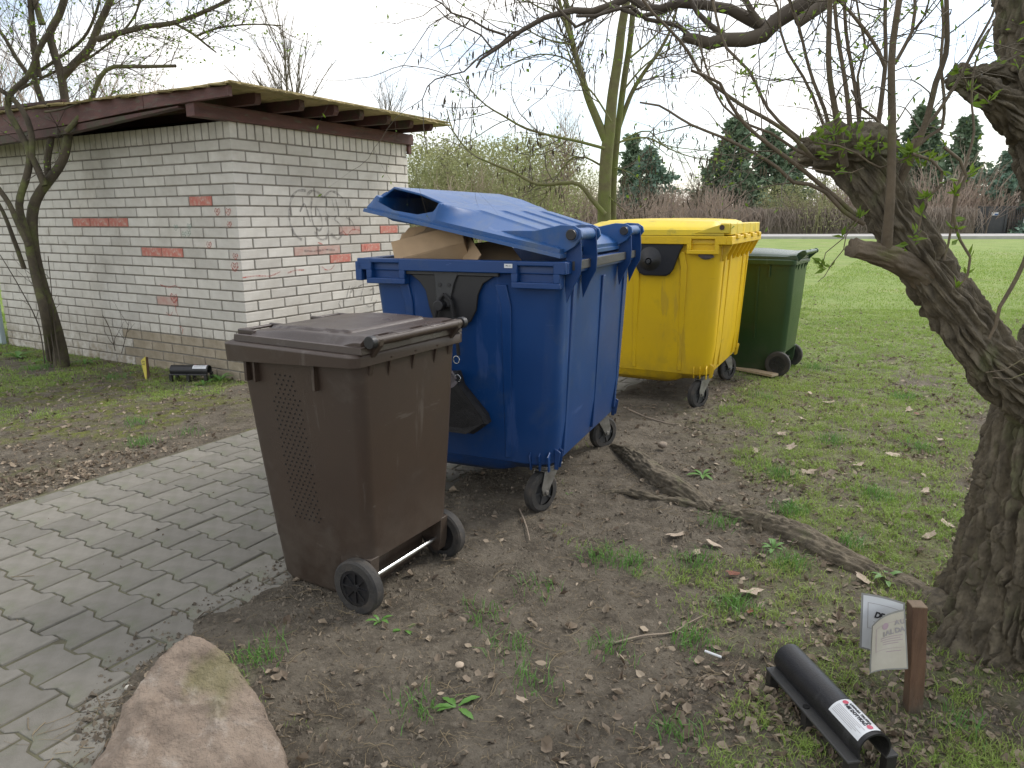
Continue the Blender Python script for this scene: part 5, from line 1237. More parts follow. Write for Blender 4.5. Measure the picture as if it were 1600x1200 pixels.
# roots above ground
def rootbark(px, r, z, nu, nv, seed):
    pts = []
    for (a, b), rr_, zz in zip(px, r, z): g = gr(a, b); pts.append((g[0], g[1], zz))
    bark(pts, r, nu, nv, .010, seed, 'root', lump=.3, stretch=6, freq=1.3)
rootbark([(955, 700), (985, 716), (1020, 745), (1060, 768), (1110, 790), (1175, 812), (1240, 838), (1300, 868), (1370, 892), (1450, 930), (1540, 990)], [.02, .06, .075, .075, .062, .065, .078, .075, .075, .085, .11], [.0, .005, .0, -.01, -.045, -.025, -.015, -.025, -.05, -.06, -.02], 520, 90, 71)
rootbark([(935, 770), (975, 768), (1010, 777), (1050, 782), (1100, 790)], [.012, .022, .024, .026, .03], [-.012, -.004, -.002, -.006, -.01], 160, 40, 73)
g = gr(1185, 832); bark([(g[0], g[1], .01), (g[0] - .005, g[1] + .005, .05), (g[0] + .02, g[1] + .01, .085)], [.020, .018, .012], 40, 40, .006, 75, 'root_stub', cap=True)
# shoots
sh = []; Ys = 2.08
def S_(px, r, Y=Ys, dY=0.0): 
    n = len(px); sh.append(limb(px, [Y + dY * i / (n - 1) for i in range(n)], [q * .56 for q in r], .03))
S_([(1385, 385), (1388, 350), (1392, 290), (1394, 200), (1393, 100), (1399, 40), (1412, -40)], [.027, .020, .015, .012], 1.94, -.1)
S_([(1320, 260), (1312, 210), (1303, 160), (1295, 100), (1297, 0), (1299, -40)], [.020, .014, .012, .010], 2.0, -.1)
S_([(1330, 225), (1326, 170), (1318, 110), (1308, 50), (1302, -30)], [.014, .010, .008], 2.05)
S_([(1345, 215), (1338, 150), (1330, 100), (1322, 50), (1318, -30)], [.010, .008], 2.1)
S_([(1368, 225), (1378, 150), (1384, 90), (1383, 40), (1384, -30)], [.013, .010, .008], 2.1)
S_([(1383, 105), (1372, 78), (1350, 45), (1328, 18), (1300, -10)], [.010, .007], 2.05)
S_([(1388, 208), (1368, 185), (1345, 168), (1330, 140)], [.008, .005], 2.05)
S_([(1398, 100), (1412, 75), (1425, 50), (1430, 15), (1428, -30)], [.009, .007], 1.98)
S_([(1405, 290), (1430, 235), (1450, 180), (1462, 130), (1478, 85), (1480, 40), (1478, -20)], [.016, .013, .009], 2.0, -.1)
S_([(1428, 235), (1448, 215), (1472, 200), (1475, 150), (1470, 100), (1474, 40), (1470, -20)], [.009, .006], 2.05)
S_([(1400, 300), (1412, 262), (1430, 215), (1462, 180), (1500, 120), (1525, 70), (1550, 25), (1560, -10)], [.012, .008, .005], 2.0, .1)
S_([(1460, 180), (1490, 140), (1520, 85), (1545, 45)], [.005, .003], 1.95)
S_([(1268, 245), (1240, 215), (1205, 190), (1160, 165), (1125, 140), (1095, 115), (1075, 80), (1050, 50), (1020, 20), (990, -20)], [.010, .008, .005], 2.0, -.1)
S_([(1275, 235), (1235, 205), (1200, 170), (1170, 110), (1135, 75), (1120, 30), (1110, -20)], [.009, .006], 2.1, .1)
S_([(1280, 250), (1245, 235), (1205, 208), (1170, 195), (1130, 165), (1105, 110), (1090, 60)], [.008, .004], 2.05)
S_([(1345, 345), (1310, 312), (1278, 285), (1245, 258), (1200, 225), (1165, 195), (1140, 160), (1125, 130), (1080, 110)], [.012, .009, .006], 1.98, -.15)
S_([(1350, 350), (1318, 330), (1290, 300), (1265, 288), (1240, 285), (1215, 262), (1180, 240), (1130, 215), (1080, 195), (1030, 165), (1000, 160)], [.011, .008, .004], 1.97, -.1)
S_([(1300, 215), (1288, 170), (1272, 130), (1260, 90), (1248, 40), (1225, -20)], [.010, .008, .006], 2.1)
S_([(1290, 205), (1270, 150), (1255, 120), (1230, 80), (1220, 50), (1215, 10), (1200, -20)], [.008, .005], 2.15)
S_([(1340, 210), (1345, 165), (1340, 120), (1352, 75), (1345, 40), (1335, -20)], [.007, .005], 2.2)
S_([(1425, 240), (1455, 250), (1472, 268), (1470, 290), (1448, 310), (1440, 335), (1435, 360)], [.007, .004], 1.9)
S_([(1475, 230), (1500, 250), (1510, 275), (1495, 305), (1490, 335), (1500, 375), (1516, 402), (1512, 430), (1496, 452)], [.007, .007, .005], 1.9)
S_([(1560, 20), (1525, 95), (1518, 160), (1522, 205), (1508, 260), (1493, 300), (1488, 345), (1482, 380), (1475, 408)], [.004, .006, .005], 2.0, -.1)
S_([(1500, 110), (1515, 140), (1535, 150), (1545, 160)], [.004, .003], 2.0)
S_([(1620, 350), (1600, 410), (1580, 450), (1562, 480), (1556, 508), (1545, 530)], [.011, .009, .007], 1.9)
S_([(1342, 342), (1322, 368), (1318, 390), (1300, 412), (1288, 432), (1278, 440)], [.003, .0015], 1.95)
S_([(1342, 342), (1325, 355), (1318, 372), (1290, 395), (1285, 415), (1290, 420)], [.003, .0015], 1.97)
S_([(1265, 222), (1310, 228), (1340, 240), (1375, 262), (1420, 245), (1450, 235)], [.004, .004], 1.92)
S_([(1210, 235), (1260, 262), (1330, 270), (1350, 262)], [.003, .002], 1.92)
S_([(1600, 560), (1570, 578), (1540, 582)], [.003, .002], 1.88); S_([(1610, 580), (1580, 592), (1550, 590)], [.003, .002], 1.88)
tube_obj('shoots', sh, 9, M['shoot'], wl)
over = [limb([(1640, -330), (1500, -230), (1400, -95), (1345, -45), (1290, -5), (1255, 8), (1232, 20), (1210, 35), (1192, 55), (1165, 62), (1130, 62), (1108, 68), (1090, 62), (1068, 58)], [2.46, 2.55, 2.66] + [2.7] * 11, [.04, .034, .028, .024, .017]),
        limb([(1195, 42), (1170, 30), (1140, 14), (1105, 8), (1060, 5), (1030, 14), (1005, 10), (975, -10)], 2.75, [.022, .016, .012]),
        limb([(1400, -95), (1320, -30), (1285, 8), (1262, 24), (1246, 36)], 2.6, [.024, .018]),
        limb([(1190, 38), (1176, 20), (1165, 0), (1158, -25)], 2.7, [.012, .009]),
        limb([(1300, -190), (1120, -120), (1000, -30), (975, 0), (950, 10), (925, 18), (898, 16), (870, 22), (850, 28), (815, 48), (790, 66), (770, 80), (752, 92), (744, 106)], 3.0, [.017, .014, .009, .004]),
        limb([(1140, 62), (1110, 40), (1090, 20), (1070, -15)], 2.7, [.012, .007]), limb([(1090, 66), (1060, 40), (1010, 30), (985, 10), (930, 25), (900, 25)], 2.8, [.009, .005]),
        limb([(1060, 8), (1030, 20), (1000, 25), (960, 10), (900, 42), (870, 12)], 2.9, [.010, .005]),
        limb([(815, 48), (800, 52), (780, 70), (750, 88), (725, 112), (700, 118), (680, 124), (668, 135), (660, 155), (662, 200), (668, 240)], 3.0, [.004, .0015]),
        limb([(790, 55), (760, 45), (735, 30), (705, 20), (690, 5), (660, -10)], 3.0, [.005, .0025]), limb([(770, 78), (752, 55), (700, 30), (680, 10)], 3.1, [.004, .002])]
tube_obj('overhead_branches', over, 9, M['dtwig'], wl)
rg = RS(33); tw = []; tips = []
for i, q in enumerate(sh[:20]): spray(tw, q, rg, 4, .28, .0019, 1, (0, 0, -.05), seg=.035, wig=.34, nch=3, shrink=.7, leafs=tips, t0=.3, up=.0)
for q in over: spray(tw, q, rg, 6, .5, .0022, 1, (0, 0, -.25), seg=.045, wig=.32, nch=3, shrink=.6, leafs=tips, up=-.02)
tube_obj('twigs', tw, 4, M['twig'], wl)['kind'] = 'stuff'
k = rg.permutation(len(tips))[:900]; V_, T_ = clumps([tips[i][0] for i in k], [tips[i][1] for i in k], .020, rg, 1, w=.16)
lc = []; ld_ = []
for q, n in ((sh[-5], 16), (sh[20], 16), (sh[21], 16), (sh[22], 10), (sh[-6], 0), (sh[-8], 8)):
    for _ in range(n): i = rg.randint(0, len(q[0])); lc.append(q[0][i]); ld_.append((rg.normal(), -.3, .5 + rg.rand()))
for (a, b, n) in ((1275, 222, 12), (1300, 210, 10), (1330, 215, 8), (1420, 240, 18), (1345, 230, 8), (1440, 250, 10), (1365, 232, 6), (1285, 245, 5), (1305, 262, 5), (1430, 375, 6), (1320, 8, 5), (1165, 115, 5), (1175, 145, 4)):
    for _ in range(n): lc.append(np.array(at(a + rg.normal(0, 9), b + rg.normal(0, 8), 1.93))); ld_.append((rg.normal(), -.4, .6))
V2, T2 = clumps(lc, ld_, .030, rg, 2, w=.17); V_ = np.concatenate([V_, V2]); T_ = np.concatenate([T_, T2 + len(V_) - len(V2)]); V_ -= parent_loc(wl); nmesh('leaves', V_, T_, M['budleaf'], wl)['kind'] = 'stuff'

# ------------------------------------------------------------------ ground cover
rg = RS(41)
def blades(X, Y, h, w, lean, rng, mt_, name, z0=None):
    n = len(X); Z0 = ground_z(X, Y) - .003 if z0 is None else z0; a = rng.uniform(0, 2 * np.pi, n); b = rng.uniform(0, 2 * np.pi, n)
    dx, dy = np.cos(a) * w / 2, np.sin(a) * w / 2; lx, ly = np.cos(b) * lean * h, np.sin(b) * lean * h; P = np.stack([X, Y, Z0], -1); D_ = np.stack([dx, dy, dx * 0], -1)
    m1 = P + np.stack([lx * .30, ly * .30, h * .55], -1); tp = P + np.stack([lx, ly, h * (1 - .35 * lean)], -1)
    V = np.stack([P - D_, P + D_, m1 + D_ * .8, m1 - D_ * .8, tp], 1).reshape(-1, 3); i = np.arange(n) * 5
    T = np.concatenate([np.stack([i, i + 1, i + 2], -1), np.stack([i, i + 2, i + 3], -1), np.stack([i + 3, i + 2, i + 4], -1)])
    o = nmesh(name, V, T, mt_, None); o['kind'] = 'stuff'; return o
def scatter(n, x0, x1, y0, y1, dens, rng, near=True):
    X = rng.uniform(x0, x1, n); u = rng.uniform(0, 1, n); Y = y0 * (y1 / y0) ** u if near else rng.uniform(y0, y1, n)
    X = X if not near else X * 1.0
    keep = np.abs(X) < Y * 1.0 + .5; X, Y = X[keep], Y[keep]
    # keep off the shed's footprint
    dx, dy = X - WC[0], Y - WC[1]; u_, v_ = dx * EU[0] + dy * EU[1], dx * EV[0] + dy * EV[1]; inside = (u_ > 0) & (v_ > 0) & (u_ < LU) & (v_ < LV)
    X, Y = X[~inside], Y[~inside]; p = dens(X, Y); k = rng.uniform(0, 1, len(X)) < p; return X[k], Y[k]
def gd_(x, y):                                        # grass in tufts inside the grassy areas
    g = grass_d(x, y); t = n2(x, y, 9, 3, 55); return np.clip(g * (.15 + 1.3 * sst(.42, .62, t)), 0, 1)
X1, Y1 = scatter(1500000, -8, 8, 1.25, 11, gd_, rg); hs = rg.uniform(.012, .042, len(X1)) * (.75 + .6 * n2(X1, Y1, 2, 2, 8))
blades(X1, Y1, hs * 1.05, .0019 + .00035 * Y1, rg.uniform(.3, 1.3, len(X1)), rg, M['grass'], 'grass')
X2, Y2 = scatter(520000, -14, 28, 8, 34, lambda x, y: sst(33, 10, y) * .9, rg, False); blades(X2, Y2, rg.uniform(.02, .05, len(X2)), .003 + .0006 * Y2, rg.uniform(.2, 1, len(X2)), rg, M['grass'], 'lawn_grass')
def onpath(x, y): s, t = st(x, y); return (t > -.02) & (t < PWID - .42)
X3, Y3 = scatter(230000, -5, 6, 1.25, 8, lambda x, y: np.where(onpath(x, y), 0, .25 + .35 * gd_(x, y)), rg); blades(X3, Y3, rg.uniform(.006, .020, len(X3)), .0016, rg.uniform(1, 3.4, len(X3)), rg, M['drygrass'], 'dry_grass')
# distinct fresh tufts
tf_ = [(800, 1010, 60), (440, 1030, 0), (1085, 880, 120), (985, 880, 100), (1235, 800, 160), (1120, 820, 90), (1215, 745, 120), (1275, 575, 160), (650, 1105, 60), (830, 1065, 50), (405, 1035, 90), (215, 660, 90), (295, 675, 50), (220, 690, 120), (1440, 700, 100), (1370, 775, 120), (1190, 620, 70), (1500, 1130, 50), (1410, 620, 120), (1300, 690, 120), (940, 870, 90), (1150, 945, 120), (1080, 1000, 100), (1230, 880, 120), (340, 590, 120), (60, 575, 150), (175, 590, 100), (950, 1010, 60), (1060, 1150, 70), (760, 960, 50), (1330, 850, 90), (840, 920, 40)]
XX, YY = [], []
for a, b, n in tf_:
    g = gr(a, b); XX += list(rg.normal(g[0], .028 + .006 * g[1], n)); YY += list(rg.normal(g[1], .028 + .006 * g[1], n))
XX, YY = np.array(XX), np.array(YY); blades(XX, YY, rg.uniform(.03, .085, len(XX)), .0032, rg.uniform(.2, 1.1, len(XX)), rg, M['weed'], 'grass_tufts')
# moss and grass in the path joints
# leaf litter
def litter(X, Y, size, rng, mt_, name, flat=.42, z0=None):
    n = len(X); Z0 = (ground_z(X, Y) if z0 is None else z0) + size * .10; a = rng.uniform(0, 2 * np.pi, n); L = np.stack([np.cos(a), np.sin(a), rng.normal(0, flat, n)], -1); L /= np.linalg.norm(L, axis=1, keepdims=True)
    Wd = np.stack([-np.sin(a), np.cos(a), rng.normal(0, flat, n)], -1); Nn = np.cross(L, Wd); P = np.stack([X, Y, Z0], -1); s = size[:, None]; wv = rng.uniform(.10, .42, n)[:, None]; c = rng.uniform(-.25, .5, n)[:, None]
    pts = [P - L * s * .5, P - L * s * .12 + Wd * s * wv + Nn * s * c, P + L * s * .22 + Wd * s * wv * .9 + Nn * s * c * .8, P + L * s * .5 + Nn * s * c, P + L * s * .18 - Wd * s * wv * .8 + Nn * s * c * .9, P - L * s * .15 - Wd * s * wv + Nn * s * c, P + Nn * s * -.02]
    V = np.stack(pts, 1).reshape(-1, 3); i = np.arange(n) * 7; T = np.concatenate([np.stack([i + 6, i + k, i + (k + 1) % 6], -1) for k in range(6)])
    o = nmesh(name, V, T, mt_, None); o['kind'] = 'stuff'; return o
def lit(x, y):
    s, t = st(x, y); e = np.exp(-((t + .22) / .22) ** 2) * sst(1.6, .2, s) * 1.0
    r = .22 * sst(.3, 1.4, x - .15 * (y - 2)) + .5 * np.exp(-(((x - 1.0) / .5) ** 2 + ((y - 1.7) / .55) ** 2)); c = n2(x, y, 3.1, 3, 66)
    base = .045 + e + r * (.35 + 1.8 * sst(.45, .65, c)) + .14 * sst(0, -1, t)
    return np.where((t > .02) & (t < PWID - .42), .003, np.clip(base * 1.2, 0, 1)) * np.maximum(sst(12, 6, y), .5 * sst(26, 12, y))
X4, Y4 = scatter(460000, -6, 7, 1.25, 11, lit, rg); X6, Y6 = scatter(60000, -4, 16, 9, 26, lit, rg, False); X4 = np.concatenate([X4, X6]); Y4 = np.concatenate([Y4, Y6]); litter(X4, Y4, (  .006 + .038 * rg.uniform(0, 1, len(X4)) ** 3.2), rg, M['leaf'], 'leaf_litter')
# soil crumbs, thin twigs
def cr(x, y):
    s, t = st(x, y); c = n2(x, y, 5, 3, 67); eg = PWID + .06 - .52 * sst(-1.05, -.35, s); edge = np.exp(-((t - eg - .06) / .20) ** 2) * sst(2.6, .5, s) * sst(-1.2, -.5, s)
    return np.where((t > .0) & (t < eg - .16), .0012, np.clip(.12 + .9 * edge * sst(.35, .6, c) + .5 * sst(.5, .65, c) * sst(6, 2, y), 0, 1))
X5, Y5 = scatter(330000, -5, 5, 1.25, 6, cr, rg); n = len(X5); sz = .0014 + .0095 * rg.uniform(0, 1, n) ** 3.5 * rg.uniform(.6, 1.5, n); zg = ground_z(X5, Y5); s5, t5 = st(X5, Y5); zg = np.where((t5 > 0) & (t5 < PWID), np.maximum(zg, .0), zg)
tet = np.array([[1, 0, -.4], [-.5, .87, -.4], [-.5, -.87, -.4], [.1, .1, .7], [.5, .6, .3]]); th = rg.uniform(0, 6.28, n); R_ = np.stack([np.stack([np.cos(th), -np.sin(th)], -1), np.stack([np.sin(th), np.cos(th)], -1)], 1)
V = np.repeat(tet[None], n, 0) * rg.uniform(.6, 1.3, (n, 5, 1)); V[:, :, :2] = np.einsum('nij,nkj->nki', R_, V[:, :, :2]); V = V * sz[:, None, None] + np.stack([X5, Y5, zg + sz * .3], -1)[:, None]
i = np.arange(n) * 5; T = np.concatenate([np.stack([i + a, i + b, i + c], -1) for a, b, c in ((0, 4, 3), (0, 1, 4), (1, 3, 4), (1, 2, 3), (2, 0, 3))]); nmesh('soil_crumbs', V.reshape(-1, 3), T, M['crumb'], None)['kind'] = 'stuff'
tw = []
for _ in range(2600):
    y = 1.3 * (7 / 1.3) ** rg.rand(); x = rg.uniform(-.78, .8) * y; s, t = st(x, y)
    if -.0 < t < PWID - .42 and rg.rand() > .03: continue
    a = rg.uniform(0, 6.28); L_ = rg.uniform(.02, .12); n = 6; pts = []; px_, py_ = x, y
    for k in range(n): pts.append((px_, py_)); a += rg.normal(0, .16); px_ += math.cos(a) * L_ / n; py_ += math.sin(a) * L_ / n
    z = ground_z([p[0] for p in pts], [p[1] for p in pts]) + .004 + np.abs(rg.normal(0, .003, n)); z = np.maximum(z, .001 if 0 < t < PWID else -1); r0 = rg.uniform(.0004, .0013); tw.append(([(p[0], p[1], q) for p, q in zip(pts, z)], [r0] * n))
tube_obj('fallen_twigs', tw, 4, M['drygrass'])['kind'] = 'stuff'
def stick(px, r, label):
    pts = [gr(a, b) for a, b in px]; P = [(p[0], p[1], float(ground_z([p[0]], [p[1]])[0]) + .008) for p in pts]; o = tube_obj('fallen_stick', [catmull(P, list(np.linspace(r, r * .5, len(P))), .03)], 6, M['stone']); tag(o, label, 'stick')
stick([(960, 1000), (1005, 992), (1050, 985), (1075, 972), (1105, 960)], .004, 'long thin bent stick on the bare soil left of the bait tube')
stick([(812, 800), (822, 825), (828, 845)], .005, 'short straight stick on the soil below the blue container caster')
stick([(975, 640), (1010, 656), (1045, 662), (1070, 662)], .006, 'mossy stick on the bare soil in front of the yellow container caster')
stick([(250, 1000 - 45), (265, 950), (274, 946)], .003, 'dark twig lying on the pavers behind the boulder')
# large leaves that can be told apart
def big_leaf(rng, mt_):
    m = MB(); n = 15; ring = []
    for k in range(n):
        a = 2 * math.pi * k / n; r = 1 + .22 * math.sin(5 * a) + rng.normal(0, .10); ring.append((r * math.cos(a), .55 * r * math.sin(a), .22 * (math.cos(2 * a)) + rng.normal(0, .09) + .18 * abs(math.sin(a))))
    mid = [(x * .5, y * .5, z * .35 + rng.normal(0, .04)) for x, y, z in ring]; m.v = ring + mid + [(0, 0, 0)]
    m.f = [(k, (k + 1) % n, n + (k + 1) % n, n + k) for k in range(n)] + [(n + k, n + (k + 1) % n, 2 * n) for k in range(n)]; me = bpy.data.meshes.new('fallen_leaf'); me.from_pydata(m.v, [], m.f); me.materials.append(mt_); me.polygons.foreach_set('use_smooth', [True] * len(me.polygons)); return me
BLm = [big_leaf(rg, M['leafpale']) for _ in range(5)]; BR = big_leaf(rg, M['leafred'])
LEAVES = [(1265, 742, .055, 'largest pale dead leaf, in the lawn above the middle of the willow root'), (1292, 745, .045, 'pale dead leaf touching the largest one in the lawn'), (1055, 840, .04, 'whitish curled leaf in the grass left of the willow root'),
 (1115, 855, .038, 'upright pointed dead leaf in the grass below the willow root'), (1172, 930, .048, 'broad pale leaf on the soil between the root and the bait tube'), (1220, 680, .035, 'curled leaf in the lawn nearest to the soil below the yellow container'),
 (1235, 702, .04, 'flat pale leaf in the lawn just under a curled one'), (1180, 708, .03, 'small pale leaf at the left edge of the lawn, above the root'), (1232, 785, .035, 'pale leaf lying between the root and the largest leaf'),
 (1395, 712, .042, 'long pale leaf in the lawn halfway to the willow trunk'), (1340, 730, .035, 'pale leaf in the lawn right of the largest leaf pair'), (1445, 770, .03, 'small pale leaf in the lawn close left of the trunk'),
 (1035, 765, .03, 'pale leaf caught between the two willow roots'), (1295, 630, .045, 'bright leaf in the far lawn right of the wooden board'), (1265, 616, .035, 'leaf in the far lawn nearest to the wooden board'),
 (1420, 640, .04, 'pale leaf in the far lawn below the leaning limb'), (1480, 820, .035, 'fan shaped pale leaf at the left foot of the willow trunk'), (1452, 838, .03, 'small leaf on the soil just left of the willow trunk'),
 (1350, 905, .035, 'pale leaf behind the top of the laminated notice'), (1240, 850, .035, 'crumpled leaf resting against the lower side of the willow root'), (815, 1095, .02, 'small brown leaf on the bare soil at the bottom middle'),
 (1470, 690, .035, 'pale leaf in the lawn beside the trunk, under the leaning limb'), (1255, 655, .03, 'small pale leaf in the lawn below the green bin'), (1088, 868, .025, 'small round leaf low in the grass left of the pointed leaf')]
for k, (a, b, s, w_) in enumerate(LEAVES):
    g = gr(a, b); o = bpy.data.objects.new('fallen_leaf', BLm[k % 5]); link(o); o.location = (g[0], g[1], float(ground_z([g[0]], [g[1]])[0]) + .016); o.scale = (s, s, s * .7); o.rotation_euler = (rg.normal(0, .25), rg.normal(0, .25), rg.uniform(0, 6.3))
    tag(o, w_, 'leaf')
for k, (a, b, s, w_) in enumerate([(1145, 897, .028, 'in the grass below the willow root'), (1437, 648, .04, 'in the grass left of the willow, far side'), (1172, 955, .018, 'near the sign post, smaller')]):
    g = gr(a, b); o = bpy.data.objects.new('fallen_leaf', BR); link(o); o.location = (g[0], g[1], float(ground_z([g[0]], [g[1]])[0]) + .014); o.scale = (s, s, s * .8); o.rotation_euler = (.2, .1, k * 2); tag(o, 'reddish brown dead leaf ' + w_, 'leaf')
# broad-leaved weeds
def weed(px, py, n, L, label, up=.6):
    g = gr(px, py); root = empty('weed_plant', (g[0], g[1], float(ground_z([g[0]], [g[1]])[0]) - .004), 0, label, 'weed')
    for k in range(n):
        a = 2 * math.pi * k / n + rg.normal(0, .35); l_ = L * rg.uniform(.7, 1.15); m = MB(); S_n = 7; v = []
        el = up * rg.uniform(.6, 1.3)
        for i in range(S_n + 1):
            t = i / S_n; w_ = l_ * (.02 + .105 * math.sin(math.pi * min(1, t ** 1.4)) * (1 + .25 * math.sin(i * 2.6))) * (1 if t < .98 else .2); d = l_ * t * math.cos(el * (1 - .55 * t)); z = l_ * t * math.sin(el * (1 - .55 * t)) - .15 * l_ * t * t
            c_, s_n = math.cos(a), math.sin(a); v += [(d * c_ - w_ * s_n, d * s_n + w_ * c_, z + w_ * .25), (d * c_, d * s_n, z), (d * c_ + w_ * s_n, d * s_n - w_ * c_, z + w_ * .25)]
        m.add(v, [q for i in range(S_n) for q in ((3 * i, 3 * i + 3, 3 * i + 4, 3 * i + 1), (3 * i + 1, 3 * i + 4, 3 * i + 5, 3 * i + 2))]); m.obj('leaf', M['weed'], root, smooth=True)
for a in ((592, 975, 6, .07, 'young weed with two upright leaves beside the brown bin wheel', 1.2), (628, 982, 8, .06, 'spreading weed on the soil right of the brown bin wheel', .5), (712, 1100, 8, .085, 'flat star-shaped weed on the bare soil at the bottom of the picture', .45), (1208, 860, 7, .08, 'fresh green weed in front of the root stub', 1.0), (1098, 668 + 75, 9, .10, 'broad-leaved weed growing beside the willow root', .6),
          (1385, 905, 7, .085, 'weed with upright leaves just behind the laminated notice', .9), (348, 596, 6, .16, 'tall green weed at the shed corner left of the brown bin', 1.3), (318, 600, 6, .11, 'green weed right of the bait tube by the shed', 1.0), (132, 568, 7, .16, 'leafy weed at the shed wall right of the small tree', 1.1), (30, 558, 9, .20, 'big leafy weed by the pale blue panel', 1.1), (70, 565, 7, .16, 'leafy weed at the left foot of the small tree', 1.0), (205, 582, 6, .07, 'small grey-green weed left of the yellow marker', .8),
          (888, 772, 4, .03, 'tiny seedling right of the blue container caster', 1.0), (1195, 1135, 5, .025, 'tiny clover-like seedling left of the bait tube', .8), (1235, 975, 5, .035, 'small seedling behind the bait tube', .7), (1290, 1000 - 15, 4, .05, 'grassy seedling left of the laminated notice', .5), (1185, 700, 6, .05, 'low weed in the lawn between root and yellow container', .6)):
    weed(a[0] + rg.normal(0, 2), a[1], a[2], a[3] * .85, a[4], a[5])

# ------------------------------------------------------------------ background planting
rg = RS(51)
def conifer_mesh(h, rad, seed, mt_, n=2600, sz=.55, bare=.05, irregular=.25):
    r = RS(seed); C, Dv = [], []
    nb = int(h * 16)
    for k in range(nb):
        t = bare + (1 - bare) * (k + r.rand()) / nb; a = r.uniform(0, 2 * np.pi); L = rad * (1 - t) ** .9 * r.uniform(1 - irregular * 1.6, 1.05) * (1 + irregular * math.sin(a * 3 + t * 9 + seed)) + .12; z = t * h; m = max(2, int(n / nb))
        q = r.uniform(.15, 1, m) ** .7; x = np.cos(a) * q * L; y = np.sin(a) * q * L; zz = z - q * L * .22 + .12 * L * q * q + r.normal(0, .12, m)
        C.append(np.stack([x + r.normal(0, .12, m), y + r.normal(0, .12, m), zz], -1)); Dv.append(np.tile([math.cos(a), math.sin(a), -.15], (m, 1)))
    V, T = clumps(np.concatenate(C), np.concatenate(Dv), sz, r, 1, .1, .30); return V, T
def conifer(px, Y, top, width_px, seed, mt_, label, name='conifer', n=3000, sz=None, bare=.03, irr=.25):
    g = at(px, 350, Y); tp = at(px, top, Y); h = tp[2]; rad = width_px * 1.75 / F_PX * Y / 2; n = int(n * 3.0); root = empty(name, (g[0], Y, 0), 0, label, 'tree', 'conifers beyond the lawn')
    MB().cyl((0, 0, -.2), (0, 0, h * .97), h * .018, .02, 8).obj('trunk', M['dtwig'], root)
    V, T = conifer_mesh(h, rad, seed, mt_, n, sz or max(.32, h * .050), bare, irr); nmesh('crown', V, T, M[mt_], root)
conifer(1140, 62, 188, 92, 1, 'conifer', 'tall dark spruce just right of the yellow container, beyond the road', n=5200)
conifer(1195, 64, 205, 80, 2, 'conifer', 'dark conifer immediately right of the tall spruce', n=4200)
conifer(1232, 66, 232, 55, 12, 'conifer', 'smaller dark conifer behind the leaning willow limb', n=2400)
conifer(1012, 60, 232, 90, 3, 'bluespruce', 'loose green pine right of the alder trunk', n=2400, irr=.5, bare=.15)
conifer(985, 63, 212, 50, 4, 'conifer', 'narrow blurry conifer directly behind the alder', n=1200, irr=.5, bare=.2)
conifer(1425, 66, 172, 100, 5, 'conifer', 'broad dark conifer behind the willow shoots', n=5000)
conifer(1370, 68, 200, 60, 13, 'conifer', 'dark conifer seen between the willow shoots left of the broad one', n=2600)
conifer(1492, 62, 186, 64, 6, 'conifer', 'pine with ragged crown left of the blue-green spruce', n=2200, irr=.55, bare=.25, sz=.5)
conifer(1590, 56, 205, 120, 7, 'bluespruce', 'wide blue-green spruce beside the metal gate', n=6500, sz=.4)
conifer(1660, 60, 190, 110, 8, 'bluespruce', 'blue-green spruce partly behind the willow trunk', n=3000)
def shrub_mesh(kind, seed, h, w, n, arch=.6, r0=.02):
    r = RS(seed); out = []
    for k in range(n):
        a = r.uniform(0, 6.28); b = w * .28 * math.sqrt(r.rand()); x, y = math.cos(a) * b, math.sin(a) * b; d = np.array([math.cos(a) * arch * r.rand(), math.sin(a) * arch * r.rand(), 1.0])
        grow(out, (x, y, 0), d, h * r.uniform(.55, 1.05), r0 * r.uniform(.6, 1), 2 if kind != 'mass' else 1, r, seg=h * .13, wig=.22, up=-.02 if kind == 'vine' else .06, nch=4, spread=.55, shrink=.5, tmin=.25)
    return tubes(out, 3)
SH = {}
for kd, prm in {'brush': (4.2, 4.5, 26, .55), 'pbrush': (3.4, 4.5, 30, .8), 'gbrush': (5.0, 4.2, 26, .4), 'vine': (2.6, 4.5, 36, 1.6)}.items():
    for v in range(2):
        V_, Q_ = shrub_mesh(kd, 90 + v * 7 + len(kd), prm[0], prm[1], prm[2], prm[3], .030); m = nmesh('crown', V_, Q_, M[kd]); SH[(kd, v)] = m.data; bpy.data.objects.remove(m)
lf = {}
for v in range(2):
    r = RS(70 + v); n = 2200; a = r.uniform(0, 6.28, n); b = np.sqrt(r.rand(n)) * 2.0; z = r.uniform(.6, 4.8, n); k = 1 - .35 * np.abs(z / 5 - .5); C = np.stack([np.cos(a) * b * k, np.sin(a) * b * k, z], -1)
    V_, T_ = clumps(C, r.normal(0, 1, (n, 3)), .13, r, 1); m = nmesh('leaves', V_, T_, M['gbrush']); lf[v] = m.data; bpy.data.objects.remove(m)
KW = {'brush': 'bare brown shrub', 'pbrush': 'reddish bare shrub', 'gbrush': 'olive green budding shrub', 'vine': 'mound of dry hanging vines'}
def shrub(px, Y, kd, s, v, label, sz=1.0):
    g = at(px, 350, Y); root = empty('shrub', (g[0], Y, .0), random.uniform(0, 360), label, 'shrub', 'shrubs beyond the lawn'); o = bpy.data.objects.new('crown', SH[(kd, v)]); link(o, root); root.scale = (s * 1.15, s, s * sz)
    if kd == 'gbrush': link(bpy.data.objects.new('leaves', lf[v]), root)
